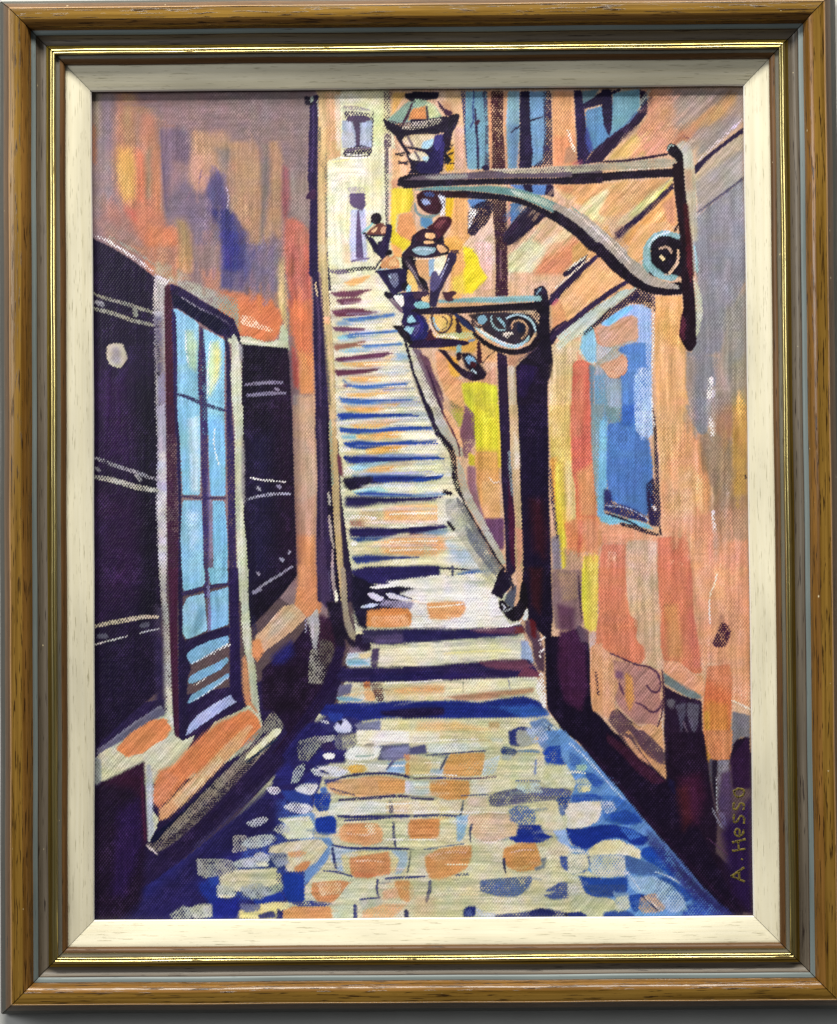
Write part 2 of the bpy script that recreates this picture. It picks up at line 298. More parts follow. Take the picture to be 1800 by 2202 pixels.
PAINT = """@F
p 8a7176 170,170 660,170 680,1300 170,1000
p cba786 650,170 1590,170 1590,1560 1000,1560 ;gv
p c9c9a0 665,170 805,170 850,600 670,600 ;gv
p c6c8a4 680,560 820,560 870,760 930,930 960,1030 1075,1280 1140,1490 690,1490 740,1340 700,900 ;gh
p 21163c 170,1480 720,1380 660,1560 540,1640 360,1800 340,1920 170,1920 ;gd
p c2c49e 660,1480 1140,1480 1300,1650 1480,1920 300,1920 400,1790 640,1530 ;gh
p 26246a 600,1500 705,1500 712,1560 675,1590 660,1640 640,1700 655,1760 640,1830 600,1860 585,1910 180,1910 330,1820 560,1640 ;gh f3
p 3a4c9a 560,1640 655,1620 640,1700 650,1760 620,1850 470,1870 500,1780 ;f6 gh d3
@0,0
p 7c6467 0,5 174,5 174,46 60,44 0,40 ;f30 gh
p 86757a 5,9 26,9 25,112 5,125 ;f25 gv
p 857a5e 5,9 12,9 12,50 5,50 ;f12 gv
p 6f6578 14,18 25,18 24,62 14,60 ;f20 gv
p a86a48 4,38 7,42 7,75 4,72 ;f6 gv
p ad6e4f 27,9 40,9 56,26 65,34 68,60 68,128 60,140 40,118 28,104 24,62 ;f14 gv
p 99774e 33,10 42,12 41,58 33,58 ;f14 gv
p 8a6a58 42,20 50,24 49,60 42,60 ;f12 gv
p d79c4e 27,58 41,58 45,80 45,108 34,112 29,98 26,75 ;f12 gv
p e0ae58 31,66 40,66 42,88 40,102 33,102 30,85 ;f10 gv
p d27048 44,62 51,62 54,84 53,112 45,112 46,85 ;f10 gv
p 8f7859 53,62 60,60 60,106 54,107 ;f8 gv
p bd7448 60,62 68,60 69,126 60,124 ;f8 gv
s d9b49a 0.7 66,36 68,60 69,82 68,110 68,128 ;a7 d3
p bf6d4c 33,112 54,113 70,124 72,134 90,136 98,152 100,176 56,176 46,146 34,124 ;f12 gd
p c9593f 33,116 44,119 45,130 36,124 ;f8
p a06a5c 14,110 28,112 44,140 30,140 12,128 ;f16 gd
p 9a7468 10,128 40,140 60,160 40,160 14,142 ;f12 gd
p d0713e 56,134 80,134 84,150 82,166 64,168 54,150 ;f10 gd
p 9e8150 82,126 92,130 98,150 98,166 85,166 84,146 ;f8 gv
p cf8a44 70,160 98,160 99,176 74,176 ;f8 gv
p 5d4d68 68,42 96,43 97,58 94,76 78,74 76,100 80,122 74,124 70,104 ;f8 gv
p 8d6e74 78,72 94,76 104,102 92,106 78,98 ;f12 gd
p 675a74 84,90 108,98 122,118 124,130 98,134 90,124 74,124 72,112 ;f12 gh
p b58c68 97,45 154,47 160,62 163,84 163,140 158,176 148,176 148,138 132,112 128,84 112,84 104,100 96,92 ;f10 gv
p c49278 97,66 116,64 118,80 110,102 98,100 94,82 ;f8 gd
p 7c7068 118,60 134,60 136,80 124,82 ;f10 gv
p c2966a 134,55 154,56 160,82 160,118 150,118 146,100 136,80 ;f10 gv
p a77f6c 134,62 146,66 146,116 136,110 130,94 ;f8 gv
p 45406e 114,86 122,82 127,90 131,116 116,116 109,104 ;f7 gv
p 2b2a66 110,116 130,116 138,122 148,138 150,150 146,176 124,176 123,130 ;f6 gv
p 55507c 136,108 144,112 147,122 143,130 138,122 ;f6
s c9c2d4 0.5 130,100 131,108 129,116
s 8a6a70 0.6 105,80 104,88 103,95 ;a8
s 8a6a70 0.6 97,95 94,103 92,109 ;a8
p 6d627c 98,134 112,130 123,138 125,176 100,176 ;f6 gv
p 8c6f70 106,138 116,136 120,152 118,176 108,176 ;f5 gv d2
p c5a068 152,138 166,128 166,176 152,176 ;f10 gv
p 6d6078 148,146 154,160 160,176 146,176 ;f8 gv
s d8d8d8 1.2 108,132 112,130 116,131 ;d6
@1,0
p 7f6c6e -20,9 56,9 54,100 54,150 46,130 34,126 30,100 28,54 -20,54 ;f10 gh
p 776668 -20,9 56,9 56,30 -20,34 ;f10 gh
p 8b7c78 34,80 54,80 54,132 44,128 36,118 ;f8 gv
p b48b66 -18,58 3,56 9,66 10,120 6,174 -14,174 -16,130 ;f6 gv
p 6c6660 9,56 17,56 17,100 12,140 8,150 10,100 ;f6 gv
p b58c66 17,54 26,54 29,66 30,100 28,150 14,176 6,176 14,130 18,100 ;f5 gv
p 8a454c 30,76 35,80 36,104 34,126 30,126 28,108 ;f6 gv
p 6a5d6c 20,138 30,150 28,176 4,176 10,160 ;f8 gd
p c4634a 31,126 40,126 48,131 55,142 56,176 30,176 ;f6 gv
p ac6a52 44,134 54,136 55,176 46,176 ;f6 gv d3
@1,1
p 625973 -30,-2 14,-2 22,20 20,42 -30,42 ;f8 gd
p 8a7b68 6,-2 26,-2 26,30 18,44 8,40 ;f8 gd
p c0ab74 24,10 31,10 33,70 28,70 24,50 ;f5 gv
p cb7248 -32,40 -10,43 8,44 20,50 27,60 30,70 27,80 22,88 10,89 -6,84 -30,84 ;f5 gd
p b58c58 -26,56 -14,56 -10,80 -26,80 ;f6 d3
p e8c8a0 -10,64 0,66 8,72 22,78 20,80 4,76 -10,72 ;d6
p b6bea0 -24,84 -2,84 14,90 26,87 28,74 33,72 36,98 20,95 0,93 -24,90 ;e6
p c45f4a 31,-2 52,-2 56,30 57,60 50,70 40,60 33,30 ;f4 gv
p cf7048 34,50 57,50 58,102 44,104 40,90 36,72 ;f5 gv
p cc8554 42,98 59,100 59,138 46,138 42,118 ;f5 gv
p c25444 38,92 42,98 45,120 44,134 40,128 38,110 ;f4 gv
p a59a90 39,138 50,140 52,176 39,176 ;f4 gv d2
p ba967c 44,140 61,138 61,178 41,178 ;f6 gv
@0,1
p ab8250 80,0 98,0 97,22 86,30 ;f5 gv d2
p b3775a 42,0 84,0 82,20 96,30 80,36 64,26 52,12 ;f6 gd
p a49a80 64,14 82,18 96,30 78,34 62,24 ;f5 d3
p 8b7274 98,-2 125,-2 124,30 122,42 108,36 97,26 ;f5 gv
p b27860 104,20 124,24 122,44 110,40 ;f5
p 3a386e 126,-2 140,-2 139,30 134,38 124,38 ;f4 gv
p 6b6080 140,-2 176,-2 176,42 138,40 ;f7 gd
p 4a4678 140,16 156,0 160,0 146,38 140,38 ;f5 gd
p 9fa096 74,30 96,33 120,42 138,50 140,74 136,74 120,60 100,46 86,38 ;e10 d2 f4
p 8c9488 120,44 138,50 140,76 128,64 ;d4 f4
@1,2
p bc9a80 38,-4 60,-4 61,40 62,100 40,100 38,40 ;f3 gv
p b8a088 50,30 61,50 61,90 54,90 ;f8 gv
p c0947a 40,90 61,80 61,140 42,130 ;f6 gv
p cf8d60 42,118 60,118 62,178 44,178 ;f6 gv
@0,0
b 330 24 4 6,12 170,12 174,174 60,170 6,135 ;gv a4
b 60 30 4 6,12 174,12 174,45 60,45 ;gh a5
@1,0
b 160 24 4 -10,12 54,12 54,174 -10,174 ;gv a4
@F
p 8a7276 195,200 640,195 640,640 600,600 480,620 340,560 200,480 ;f14 gv a3
@0,0
s 5a4a66 1.2 68,44 69,70 71,96 73,118 ;f3 a7
p 4a446c 115,87 121,83 126,88 130,106 131,118 117,116 110,104 ;f8 gv a6
p 30306c 112,118 130,117 138,123 146,136 150,140 146,174 125,174 123,134 ;f6 gv a7
p 2c2c78 126,136 140,140 142,174 126,174 ;f6 gv a6
b 90 18 3.5 106,84 152,84 152,174 108,174 ;gv a6
s b8a8b8 0.5 129,96 131,106 130,116
s 7a6078 0.7 106,80 104,88 103,95
s 7a6078 0.7 97,95 95,102 92,109
p d09c50 29,62 40,60 44,84 43,106 34,110 29,96 ;f6 gv a4
p c4623f 46,66 51,66 53,90 52,108 46,108 ;f6 gv a4
@0,1
b 90 18 4 64,5 170,5 174,44 140,50 70,24 ;gv a6
@1,1
b 120 26 4 0,0 56,0 56,130 40,130 28,60 0,50 ;gv a6
@F
p 150b26 188,492 230,512 275,540 328,580 334,800 334,1430 260,1490 188,1560 ;gv
p 2a113e 205,780 260,780 270,960 215,960 ;f40 gv
p 250f34 200,1010 320,1040 330,1200 210,1280 ;f60
p 0c0818 290,800 322,800 326,1270 296,1290 ;f30 gv
p 10091c 500,714 598,722 606,860 616,1196 570,1250 520,1302 506,1300 504,1100 ;gv
p 1a1434 510,900 560,900 560,1180 512,1220 ;f30 gv
p 22102a 575,740 596,740 612,1180 590,1190 ;f30 gv
@0,0
s d9d6d2 1.8 4,142 16,145 30,154 45,164 60,175 ;d5 e8
s 8d8880 2.2 20,143 36,152 50,160 62,170 ;d6
@0,1
s 8c8a80 3.0 5,44 14,48 26,51 40,55 52,59 62,62 ;d3
s 8c8a80 3.4 5,58 14,60 28,64 40,69 50,71 62,74 ;d3
s 8a8792 4.5 8,52 13,54 ;d2
s 8a8c84 4.5 43,58 44,64 ;d1
p b5ae96 18,92 26,90 32,91 35,98 37,104 34,109 31,113 26,113 20,110 17,104 17,96 ;e4
p 948c94 22,96 27,94 30,99 30,108 26,110 21,106 ;f5
s 30204c 3 39,96 39,108 34,116 26,124 ;f10 a7
p a8a4a4 62,26 74,32 72,36 71,60 72,100 72,140 73,176 64,176 63,130 62,80 61,50 ;gv e10 d1
p c4c6bc 64,26 76,32 72,37 66,34 ;d2
p 5c5470 62,66 68,66 70,130 64,120 ;f6 d3
p 8b82a0 65,120 72,116 73,178 65,178 ;f4 d2
@0,2
p a39fb0 64,-4 73,-4 74,50 74,76 72,100 73,150 73,176 68,176 66,140 64,100 64,60 65,30 ;gv e9
p b8bcb8 66,40 74,40 74,68 66,68 ;d3 f4
p b9bbb6 64,76 73,76 74,140 70,176 67,160 65,110 ;d3 f4
@0,3
p a9a9a2 66,-4 73,-4 72,20 74,34 76,60 77,100 80,150 80,180 74,180 71,140 69,90 70,50 68,20 ;gv e9 d2
p 4a4058 62,32 70,32 70,130 64,126 ;f8 gv a6
p 23193c 62,60 69,60 70,128 64,126 ;f6
p c5cdb4 73,108 78,110 80,140 78,150 73,134 ;f3
@0,1
p 3a1528 71,38 75,35 79,40 80,100 82,140 84,176 73,176 72,120 ;gv e5
p 1d1238 76,35 84,37 112,54 136,68 142,84 132,86 120,82 84,58 79,58 ;gd e5
p 0c0a26 79,44 96,52 120,66 133,78 132,84 118,80 84,58 79,57 ;gd
s 57506c 1.2 88,48 104,58 122,66 134,74 ;d4
s 8f8a9c 0.9 88,48 100,56 108,60 ;d4
p 241a48 78,58 84,62 84,100 84,138 86,176 80,176 79,100 ;gv
p 7fb4cc 79,58 84,59 96,67 103,72 104,140 104,176 83,176 83,100 82,66 ;gv e3
p 7eb8d2 106,76 118,82 128,88 127,110 127,150 127,176 106,176 ;gv e3
p a4c4a8 91,79 97,79 102,90 101,118 94,112 91,96 ;f6 gv
s e6efe0 0.6 91,80 91,92 92,102 94,112
p b4cc9c 114,90 122,88 123,104 120,126 113,140 111,112 ;f6 gv
p d4d88c 118,96 123,96 122,120 118,128 ;f6
s e6f0e4 0.6 114,89 112,110 111,128 111,142
p 2f2150 104,74 107,76 110,110 110,140 112,176 105,176 103,140 102,118 ;gv d1
s 2c2350 3.4 84,138 94,141 104,146 116,150 127,153 ;d1
s 221a3e 4.6 128,84 131,100 131,140 132,178 ;gv
p b7bda4 134,82 137,82 141,92 143,110 143,176 137,176 134,140 133,120 134,100 ;gv e5
p 9a98a0 141,90 144,94 144,108 141,106 ;f3 
s 16102c 3.5 136,76 139,82 142,90
s c9cfb0 1.6 142,88 152,89 162,91 176,92 ;e6
s 7f7794 3.2 147,129 156,128 168,127 181,127 ;d2
s 7f7794 3.2 149,139 160,138 170,137 184,137 ;d2
s 7f7794 2.2 175,133 177,134
@0,2
p 341630 72,-4 81,-4 83,50 84,100 85,140 86,180 75,180 74,120 73,50 ;gv d1 e5
p 1f1740 81,-4 86,20 87,100 87,178 84,178 84,90 ;gv
p 7db7cf 83,-4 104,-4 105,40 104,80 88,80 86,40 ;gv e4
p a6c9d2 93,10 103,6 104,60 103,78 96,76 ;f5 gv
p 7fb5cf 88,85 106,85 108,130 108,165 94,170 88,168 86,120 ;gv e4
p 9cc4d4 92,96 102,96 104,120 96,130 ;f8
p 5d7f98 87,150 94,154 98,170 88,170 ;f5 d3
p 76b4d6 112,3 126,6 128,40 128,81 114,81 112,40 ;gv e3
p 76b4d6 116,85 127,86 130,120 130,163 117,163 116,120 ;gv e3
s e9f0dc 0.7 118,18 117,30 118,38 120,46 122,52
p 33275a 105,-4 111,-4 112,60 113,110 112,176 108,176 107,110 105,40 ;gv d1
p 7d76a4 111,60 116,90 116,150 112,170 112,120 ;f3 a6
s 2c2450 2.4 87,81 96,82 110,83 128,83 ;d3
s 221a44 3.0 88,173 98,171 108,167 120,165 131,163 ;d2
s 2a1f4c 7.4 131,-4 133,40 134,90 134,130 136,180 ;gv d1
p b9c0a0 137,-4 144,-4 145,60 145,100 148,130 149,180 141,180 138,120 137,50 ;gv e5
p 8f8a8c 143,20 146,40 146,90 143,80 ;f3
s b9c6a0 2.5 143,140 145,160 146,178
s 95929c 3.2 5,45 18,50 32,55 46,59 55,63 65,66 ;d4
s a8a89c 4.6 5,63 18,65 32,69 46,73 58,75 65,76 ;d2
s 9a989c 3.4 45,62 48,66 ;d2
s 77747c 2.6 7,55 10,57
s f0ece4 1.4 152,64 160,66 172,67 184,68 ;d4
s 9d9cae 2.6 149,84 160,81 172,79 188,79 ;d3
s 9a98a8 2.6 158,73 160,75
s 807a94 2.6 177,72 179,73
s 8f8aa0 2.4 154,171 166,162 178,155 190,147 ;d1
s 8f8aa0 3.6 155,171 160,168
s 8f8aa0 2.6 158,153 159,154
s 9a96ac 3.4 180,140 181,141
s 8f8aa0 2.4 187,135 188,133
@0,3
s b1a690 3.8 5,51 18,48 34,45 50,42 64,42 ;d2
s 4a4858 4.4 50,50 55,49
s 4a4858 4.4 10,60 16,60
s b8b8b0 1.2 6,68 16,65 28,62 36,60
s a8a8a8 1.2 48,57 56,55 66,53
p 3a1530 75,-4 84,-4 83,50 84,90 85,140 86,158 82,160 80,150 78,100 76,50 ;gv
p 1b1235 84,-4 88,0 88,60 92,66 92,150 90,160 85,160 84,100 ;gv
p 7db5cf 88,-4 108,-4 109,11 100,14 90,18 88,14 ;gv
p 77b3d0 112,-4 130,-4 130,9 114,12 ;gv
p 86b8cc 92,24 108,20 110,40 111,54 100,60 92,63 88,58 88,34 ;gv e3
p 5f8fae 104,34 109,36 107,50 98,60 94,58 ;f5 a6
p 7ab0d0 113,19 131,14 131,49 114,55 ;gv e3
s 2b2150 2.6 88,20 98,17 110,14 131,11 ;d2
s 7a78a8 3.2 112,14 113,34 113,56 ;d2
p 1d1438 90,64 112,56 132,50 132,60 112,68 100,74 92,78 ;gd
p 1a1232 88,66 92,70 96,90 93,98 92,110 92,122 94,136 92,150 88,150 ;gv
p 78aacc 92,76 100,70 114,64 131,59 131,67 118,73 104,82 96,87 92,80 ;e2
p 75a6c8 93,104 94,98 104,92 118,86 130,79 131,84 122,92 108,99 98,104 ;e2
p 75a6c6 92,123 96,115 108,108 120,101 131,94 132,98 120,107 104,117 96,122 ;e2
s c4d8e8 0.9 96,86 106,81 118,74 130,67
s c0d0e0 0.8 96,121 106,116 118,108 131,98
p 9cabd0 91,153 94,142 104,132 116,124 132,115 134,114 139,121 124,130 110,140 98,148 ;gd e3
p 201540 131,-4 140,-4 141,50 142,90 143,122 136,120 132,112 132,60 ;gv
p 23143a 86,160 90,156 104,146 124,136 142,124 142,129 120,142 104,152 92,164 88,166 ;gd
s e8e4dc 0.8 114,78 122,73 132,68 ;d6
s e8e4dc 0.8 99,106 105,102 110,99 ;d6
p b4bc9e 141,-4 149,-4 150,30 152,60 156,90 160,130 162,142 155,142 150,110 148,86 144,60 142,20 ;gv e6
p 1d1a34 150,0 155,40 158,60 154,62 150,30 ;d6
p c98a62 144,80 147,78 150,100 152,122 158,130 156,140 148,128 144,110 ;f4 gv
p 9a9aa8 8,166 20,158 40,142 56,132 68,124 72,132 60,138 44,150 20,166 8,172 ;gd a7
p b5bea0 10,168 30,158 50,146 72,130 80,146 82,158 88,168 104,158 118,140 140,130 150,124 160,136 163,146 150,164 110,190 50,200 10,195 ;gd
p 5b5870 9,166 24,156 44,142 64,128 70,127 72,133 58,140 40,152 20,164 9,171 ;gd f3
p d2804f 26,166 40,152 56,142 70,136 78,146 72,156 58,168 44,176 34,176 ;gd f2
p d07a48 98,176 104,160 118,148 140,132 150,128 158,136 162,146 156,156 140,166 120,178 100,190 ;gd f3
@1,3
p d48a5c 45,12 62,14 66,30 64,38 54,44 46,40 40,34 42,22 ;f3 gd
p cf8a60 44,-6 61,-6 66,16 46,16 ;f5 gv
p c9a684 30,32 40,30 52,42 40,54 24,66 10,76 2,72 4,60 16,48 ;gd e4
p d28a58 1,64 8,62 12,74 6,84 1,78 ;f3
p b9a890 20,48 34,36 42,40 26,56 14,64 ;f5 gd
p a8a49c 52,44 62,34 64,44 63,60 62,72 58,73 56,62 53,54 ;gv e4
@0,4
p c0c2a0 8,20 20,12 34,18 50,18 60,10 80,0 88,6 100,0 90,20 80,32 62,36 58,50 58,70 66,78 64,86 58,100 55,100 53,50 52,24 30,34 12,44 8,30 ;gd e4
p d07f4e 26,12 40,-2 60,-14 74,-14 66,4 52,16 36,21 ;gd f2
p 9aa2a2 6,20 12,24 12,44 9,47 5,46 ;f3
p d0794a 66,34 80,28 90,16 104,2 122,-12 146,-20 130,4 110,26 90,44 78,58 66,66 58,60 62,44 ;gd f5
p d4a070 88,48 110,28 134,4 150,-10 154,-8 140,14 116,38 96,58 74,78 66,80 66,70 ;gd f4
p cdb284 80,60 100,42 122,20 126,24 104,48 84,68 ;gd f5 d2
p cf7f58 60,50 72,34 84,40 76,60 66,68 59,62 ;gd f5
p a9b0b0 54,28 58,28 61,50 60,76 62,90 57,100 55,98 54,60 ;gv f2
p 0e1030 58,98 62,92 78,80 96,64 114,46 122,42 120,50 104,66 86,84 68,100 60,102 ;gd
p 8a7f74 53,101 57,104 64,110 72,106 84,98 100,84 118,66 136,48 150,32 168,12 176,2 170,-4 152,12 130,32 112,50 94,68 76,86 66,98 60,102 ;gd d3 e6
p 241b28 66,104 84,90 100,76 116,60 132,42 150,26 156,22 140,44 120,66 100,84 82,100 ;d6 f2
s c8beb0 2 54,103 60,108 65,112
@1,3
s 8a857c 6 -12,170 -2,160 8,150 18,142 24,136 ;gd d4
p 8f887c 12,140 20,129 24,134 31,142 28,148 14,148 ;d4 e6
p d8d8a8 16,152 22,146 28,146 28,150 18,158 4,170 -6,176 -4,170 ;e3
@0,4
p 2c0f28 12,45 30,36 46,28 52,25 53,50 55,98 50,110 46,90 44,60 20,60 8,60 ;f4 gd
p 1a0d24 5,50 14,46 40,50 48,60 52,110 50,176 5,176 ;f10 gd
p 241240 28,70 48,60 50,100 44,120 34,150 22,150 ;f12 gv
s 4a1a38 1.2 50,40 51,70 53,98 ;f4
p 1f1438 64,112 84,100 110,76 140,44 176,10 190,20 150,60 110,96 80,120 ;f6 gd
p 1f1a4a 80,130 110,100 150,64 176,44 176,92 150,100 130,112 104,130 90,150 60,176 30,176 ;f14 gd
p 231d54 50,160 90,140 120,150 100,172 60,176 ;f12 gd
s 4a4468 1.6 100,104 124,84 150,58 168,40 ;f6 a6 gd
s 1c3048 1.2 148,26 160,16 176,4
@1,3
p 1c0d28 10,92 22,80 40,66 54,48 62,50 70,44 84,36 88,70 78,100 64,122 50,142 36,158 20,170 34,150 26,134 18,128 12,130 10,110 ;gv f2
p 1f1c5c 20,78 30,70 38,64 40,76 30,86 20,86 ;f7 gd
p 180b20 12,100 30,88 50,90 54,110 48,130 26,130 12,126 ;f8
p 33182e 54,44 66,40 76,46 78,70 76,82 64,84 60,64 ;f5 gv d1
s a09cb4 1 51,44 51,56 ;d6
p 8f8c84 56,72 70,72 71,86 70,104 54,104 54,90 ;d5 e6
p 5d5550 64,62 76,66 80,84 72,92 64,80 ;d4 f4
p aaa8a4 53,42 62,38 64,46 63,62 61,72 58,72 56,60 ;gv f2
s c9c6c4 3 57,50 59,62 ;f6 a4
p 1c0f34 80,70 88,64 84,92 74,112 60,126 54,140 44,154 30,172 22,170 44,140 66,108 ;f4 gd
@1,3
p 1f1a54 30,170 44,150 60,140 76,132 100,134 98,150 78,156 70,162 60,176 30,176 ;f5 gd
@1,0
p c4a878 62,6 84,6 84,60 82,70 72,72 70,120 72,176 62,176 ;gv f3
p cfa27a 70,9 83,9 84,68 72,70 70,40 ;f5 gv d2
p c9bb98 78,10 84,10 84,62 80,62 ;f4
p cdd0a4 83,9 124,9 125,68 126,180 72,180 71,73 84,68 ;gv
p dddcc0 72,78 104,74 108,84 84,90 74,100 ;f6 gh
p d8dcb8 74,100 90,100 90,170 74,170 ;f6 gv
p c6d09c 112,20 124,20 125,60 114,62 ;f6
p d8d8b0 84,9 118,9 118,18 84,20 ;f4 gh
s f0f0ea 1.6 84,69 96,70 110,68 ;e2
s dcd88c 1.5 76,73 90,71 92,70
p d9c8a0 84,140 92,150 93,170 86,168 ;f6
p 9aa6b8 85,34 114,34 113,60 85,60 ;gv
p a5a9ac 85,44 96,46 97,58 86,60 ;f3
p 2a1f3c 87,25 96,26 113,28 114,33 104,36 88,35 ;d4
p 8d7c8c 86,21 100,21 112,25 96,25 87,24 ;d4
p 4b3d56 89,31 96,29 108,30 113,33 106,36 98,36 90,35 
p 4b3d56 95,34 102,34 102,48 101,60 98,60 97,46 
p 221832 87,61 96,59 102,57 113,60 112,66 110,68 86,68 ;d3
s 5c4c66 2.2 89,62 98,61 110,60
s 2a2030 1.2 114,26 113,45 113,58 ;d4
s f0eee6 1.4 90,66 98,67 108,66 ;d6
p aeb8cc 93,118 107,116 108,150 108,166 93,166 92,140 ;gv f3
p 5c4c70 92,102 106,102 107,114 103,119 100,117 96,116 92,112 ;e6
p a99ca8 90,97 98,96 106,97 106,102 92,102 ;d4
p 5a4a72 99,118 101,118 102,130 104,150 105,163 98,163 98,140 ;e2
s 6d5f86 2.2 94,166 100,164 110,163
p 4a3844 124,7 132,7 131,40 130,60 124,60 ;d4 e6
s c8a880 2 132,12 131,30 ;f3
s 4e4050 4.2 126,48 127,90 127,130 ;d4 e5
s c9a890 2.4 130,60 130,100 129,130 ;d4
p 22163c 55,12 63,10 62,60 62,130 62,180 54,180 55,110 53,88 54,50 ;gv e4
s 4a3a68 1.3 58,20 58,50 57,82 ;f3
p 1a1224 50,11 55,12 58,20 50,20 ;e4
p 9aa8a0 55,12 58,11 58,17 55,17
p 3a2040 52,104 58,98 61,100 60,108 51,108
s b8b4a0 1.0 62,16 63,30 ;d4
s 55504c 2.2 64,40 63,80 70,70 70,110 ;d6
s 6c625c 1.8 70,66 70,100 70,140 71,174 ;d5
@1,1
p 20163a 55,-2 62,-2 63,30 66,60 68,90 70,120 72,150 73,180 60,180 60,130 58,90 58,40 ;gv e5
s 4c3c60 2 61,44 64,70 64,110 65,150 ;gv f3
s c0a888 1.6 60,34 61,42 62,46
p c2ae80 63,-2 71,-2 72,40 76,80 80,130 82,180 74,180 72,130 69,90 67,50 ;gv e5
s 1d1430 1.8 72,20 73,30 73,40 
s 66605c 2 69,80 71,110 74,150 ;d5
s 5b5060 1.6 71,6 72,22 ;d3
p e8a878 68,66 73,66 73,72 69,72 ;f4
@1,2
p 261a3a 60,-2 72,-2 74,30 74,80 75,110 79,150 84,180 62,180 61,120 62,60 ;gv e4
s 4c3c5c 2.4 64,10 66,50 66,90 66,130 ;gv f4
p 120a20 70,-2 74,20 75,60 77,90 80,120 84,150 86,180 80,180 78,150 74,120 71,90 71,50 ;gv
p bda478 73,-4 80,-4 81,40 82,70 83,100 86,130 88,180 84,180 80,140 77,100 75,60 73,30 ;gv e4
s 8f9c88 2.2 74,10 75,40 76,70 ;d4
s a8a498 2.6 72,78 73,84 73,89 
s a59890 2.4 73,100 74,110 75,120 77,129 ;gv
s a59094 2.4 76,132 76,145 76,160 79,178 ;gv
s 6d6a88 1.6 72,152 73,165 74,178 ;d3
p 3a2a4c 61,118 68,120 70,140 71,180 62,180 ;f4 gv
p 241a36 84,70 92,90 92,110 95,140 98,180 88,180 86,140 84,110 ;f3 gv
@1,3
p 3a2a4c 62,-4 72,-4 74,30 70,34 66,28 ;f4 gv
s 9a8c8c 2.6 76,-4 77,10 79,20
s f0ead0 2.8 79,18 80,24 79,31 
p 9f917e 84,-4 88,-4 89,10 90,30 92,44 96,54 99,62 96,64 90,60 87,50 85,38 84,20 ;gv e3
s d8d0a8 2.6 81,48 82,56 84,66 ;gv
s c8b8b0 2.4 83,62 84,67
p 160e22 70,28 84,28 87,50 92,62 98,66 104,60 110,62 112,72 106,75 98,75 92,68 88,62 86,70 80,68 76,50 ;f3
s 8c8478 1.6 94,40 99,48 104,54 ;d3
s d9d0a8 1.8 100,50 103,54 105,58
p 1e1430 98,58 110,58 112,70 102,75 96,72 ;
@1,1
p cdcba8 74,26 116,26 122,38 128,50 133,66 137,80 142,92 148,108 152,126 160,140 170,156 176,170 176,180 80,180 79,130 77,90 74,60 ;gh
p d8d8ac 100,38 124,38 130,60 100,60 ;f8 gh
s 5c4a6c 4.5 74,23 84,24 96,22 ;d3
s 150e20 3.4 90,22 100,21 112,20 116,20 ;d3
s 1e1430 1.6 72,22 73,32 74,40 ;
p e0a868 86,34 98,29 112,27 104,34 94,37 ;f3 gh
p 6a3a50 74,43 84,42 96,41 108,40 114,40 104,44 96,48 78,47 ;f2 e6
p 6a3a50 79,50 90,48 102,48 103,51 96,54 84,55 ;f2 e6
p 653248 75,60 88,58 104,58 110,60 118,61 110,64 96,66 82,66 76,63 ;f2 e6
p 5078b0 84,67 100,66 118,64 134,62 134,65 116,68 104,70 92,71 ;f3 gh e6
p 7b98b8 80,70 90,69 96,74 80,74 ;f5
p 6a3e5c 75,75 90,75 104,76 107,79 90,80 78,79 ;f2 e6
p 5a80b0 84,83 100,80 118,79 136,77 138,80 118,83 100,85 90,87 ;f3 gh e6
p 86c0cc 80,84 88,83 92,88 82,88 ;f4
p 8c5c50 77,92 90,90 104,88 108,88 104,92 86,96 79,97 ;f3 e6
p 6a92c0 104,93 118,91 140,89 142,92 120,94 106,96 ;f3 gh
p 88b8c8 82,97 96,95 112,96 108,99 90,100 ;f4 d2
p 5e2f4e 79,104 96,102 112,99 128,98 134,99 122,104 104,106 84,108 79,107 ;f2 e6
p e0a860 84,109 100,108 116,107 132,102 128,109 112,114 96,113 ;f4 d1 gh
p 86a4bc 134,98 146,100 148,106 136,106 ;f6 gh
p 5e2f48 78,115 92,115 110,114 122,113 112,118 96,120 80,121 ;f2 e6
p 8fa6bc 118,117 134,114 148,116 134,119 ;f5 gh
p dca45c 90,121 104,120 120,119 128,121 120,126 104,128 96,126 ;f4 d1 gh
p 4a70b0 85,124 92,128 104,130 120,128 146,127 146,130 120,133 104,134 90,130 ;f3 gh e6
p 5a3458 86,129 94,129 94,131 88,132 ;f2
p dda860 88,138 104,135 120,133 134,131 126,138 108,141 92,140 ;f4 d1 gh
p 3f68b0 82,140 88,142 104,143 120,144 150,142 150,145 122,147 100,148 84,146 ;f3 gh e6
p 9fb4c0 112,144 152,140 156,148 120,150 ;f8 gh a6
p dda458 94,152 108,150 124,147 140,145 134,151 116,155 98,155 ;f4 d1 gh
p 1d3c96 80,155 92,156 106,156 124,157 150,155 160,157 124,160 104,161 84,161 ;f3 gh e6
p 8298ba 120,160 160,154 164,160 130,162 ;f6 gh a6
p dda45a 92,166 108,163 126,161 140,160 134,165 116,169 98,170 ;f4 d1 gh
p 2a4ca0 82,171 96,170 116,171 140,168 164,168 172,170 140,173 110,175 90,176 ;f3 gh e6
@1,2
p c8caa4 80,-2 176,-2 176,180 100,180 92,140 84,80 ;gh
p dda45a 86,-3 120,-3 130,0 110,3 90,2 ;f3
p 1d3c96 80,4 92,3 106,4 124,5 140,5 126,8 104,9 84,10 ;f3 gh e6
p 8aa0ba 120,6 150,2 164,6 150,10 130,10 ;f6 gh a6
p dda45a 92,14 108,11 126,9 140,9 134,13 116,17 98,18 ;f4 d1 gh
p 24459c 81,17 96,20 116,19 140,15 164,17 170,19 140,20 116,23 96,23 84,21 ;f3 gh e5
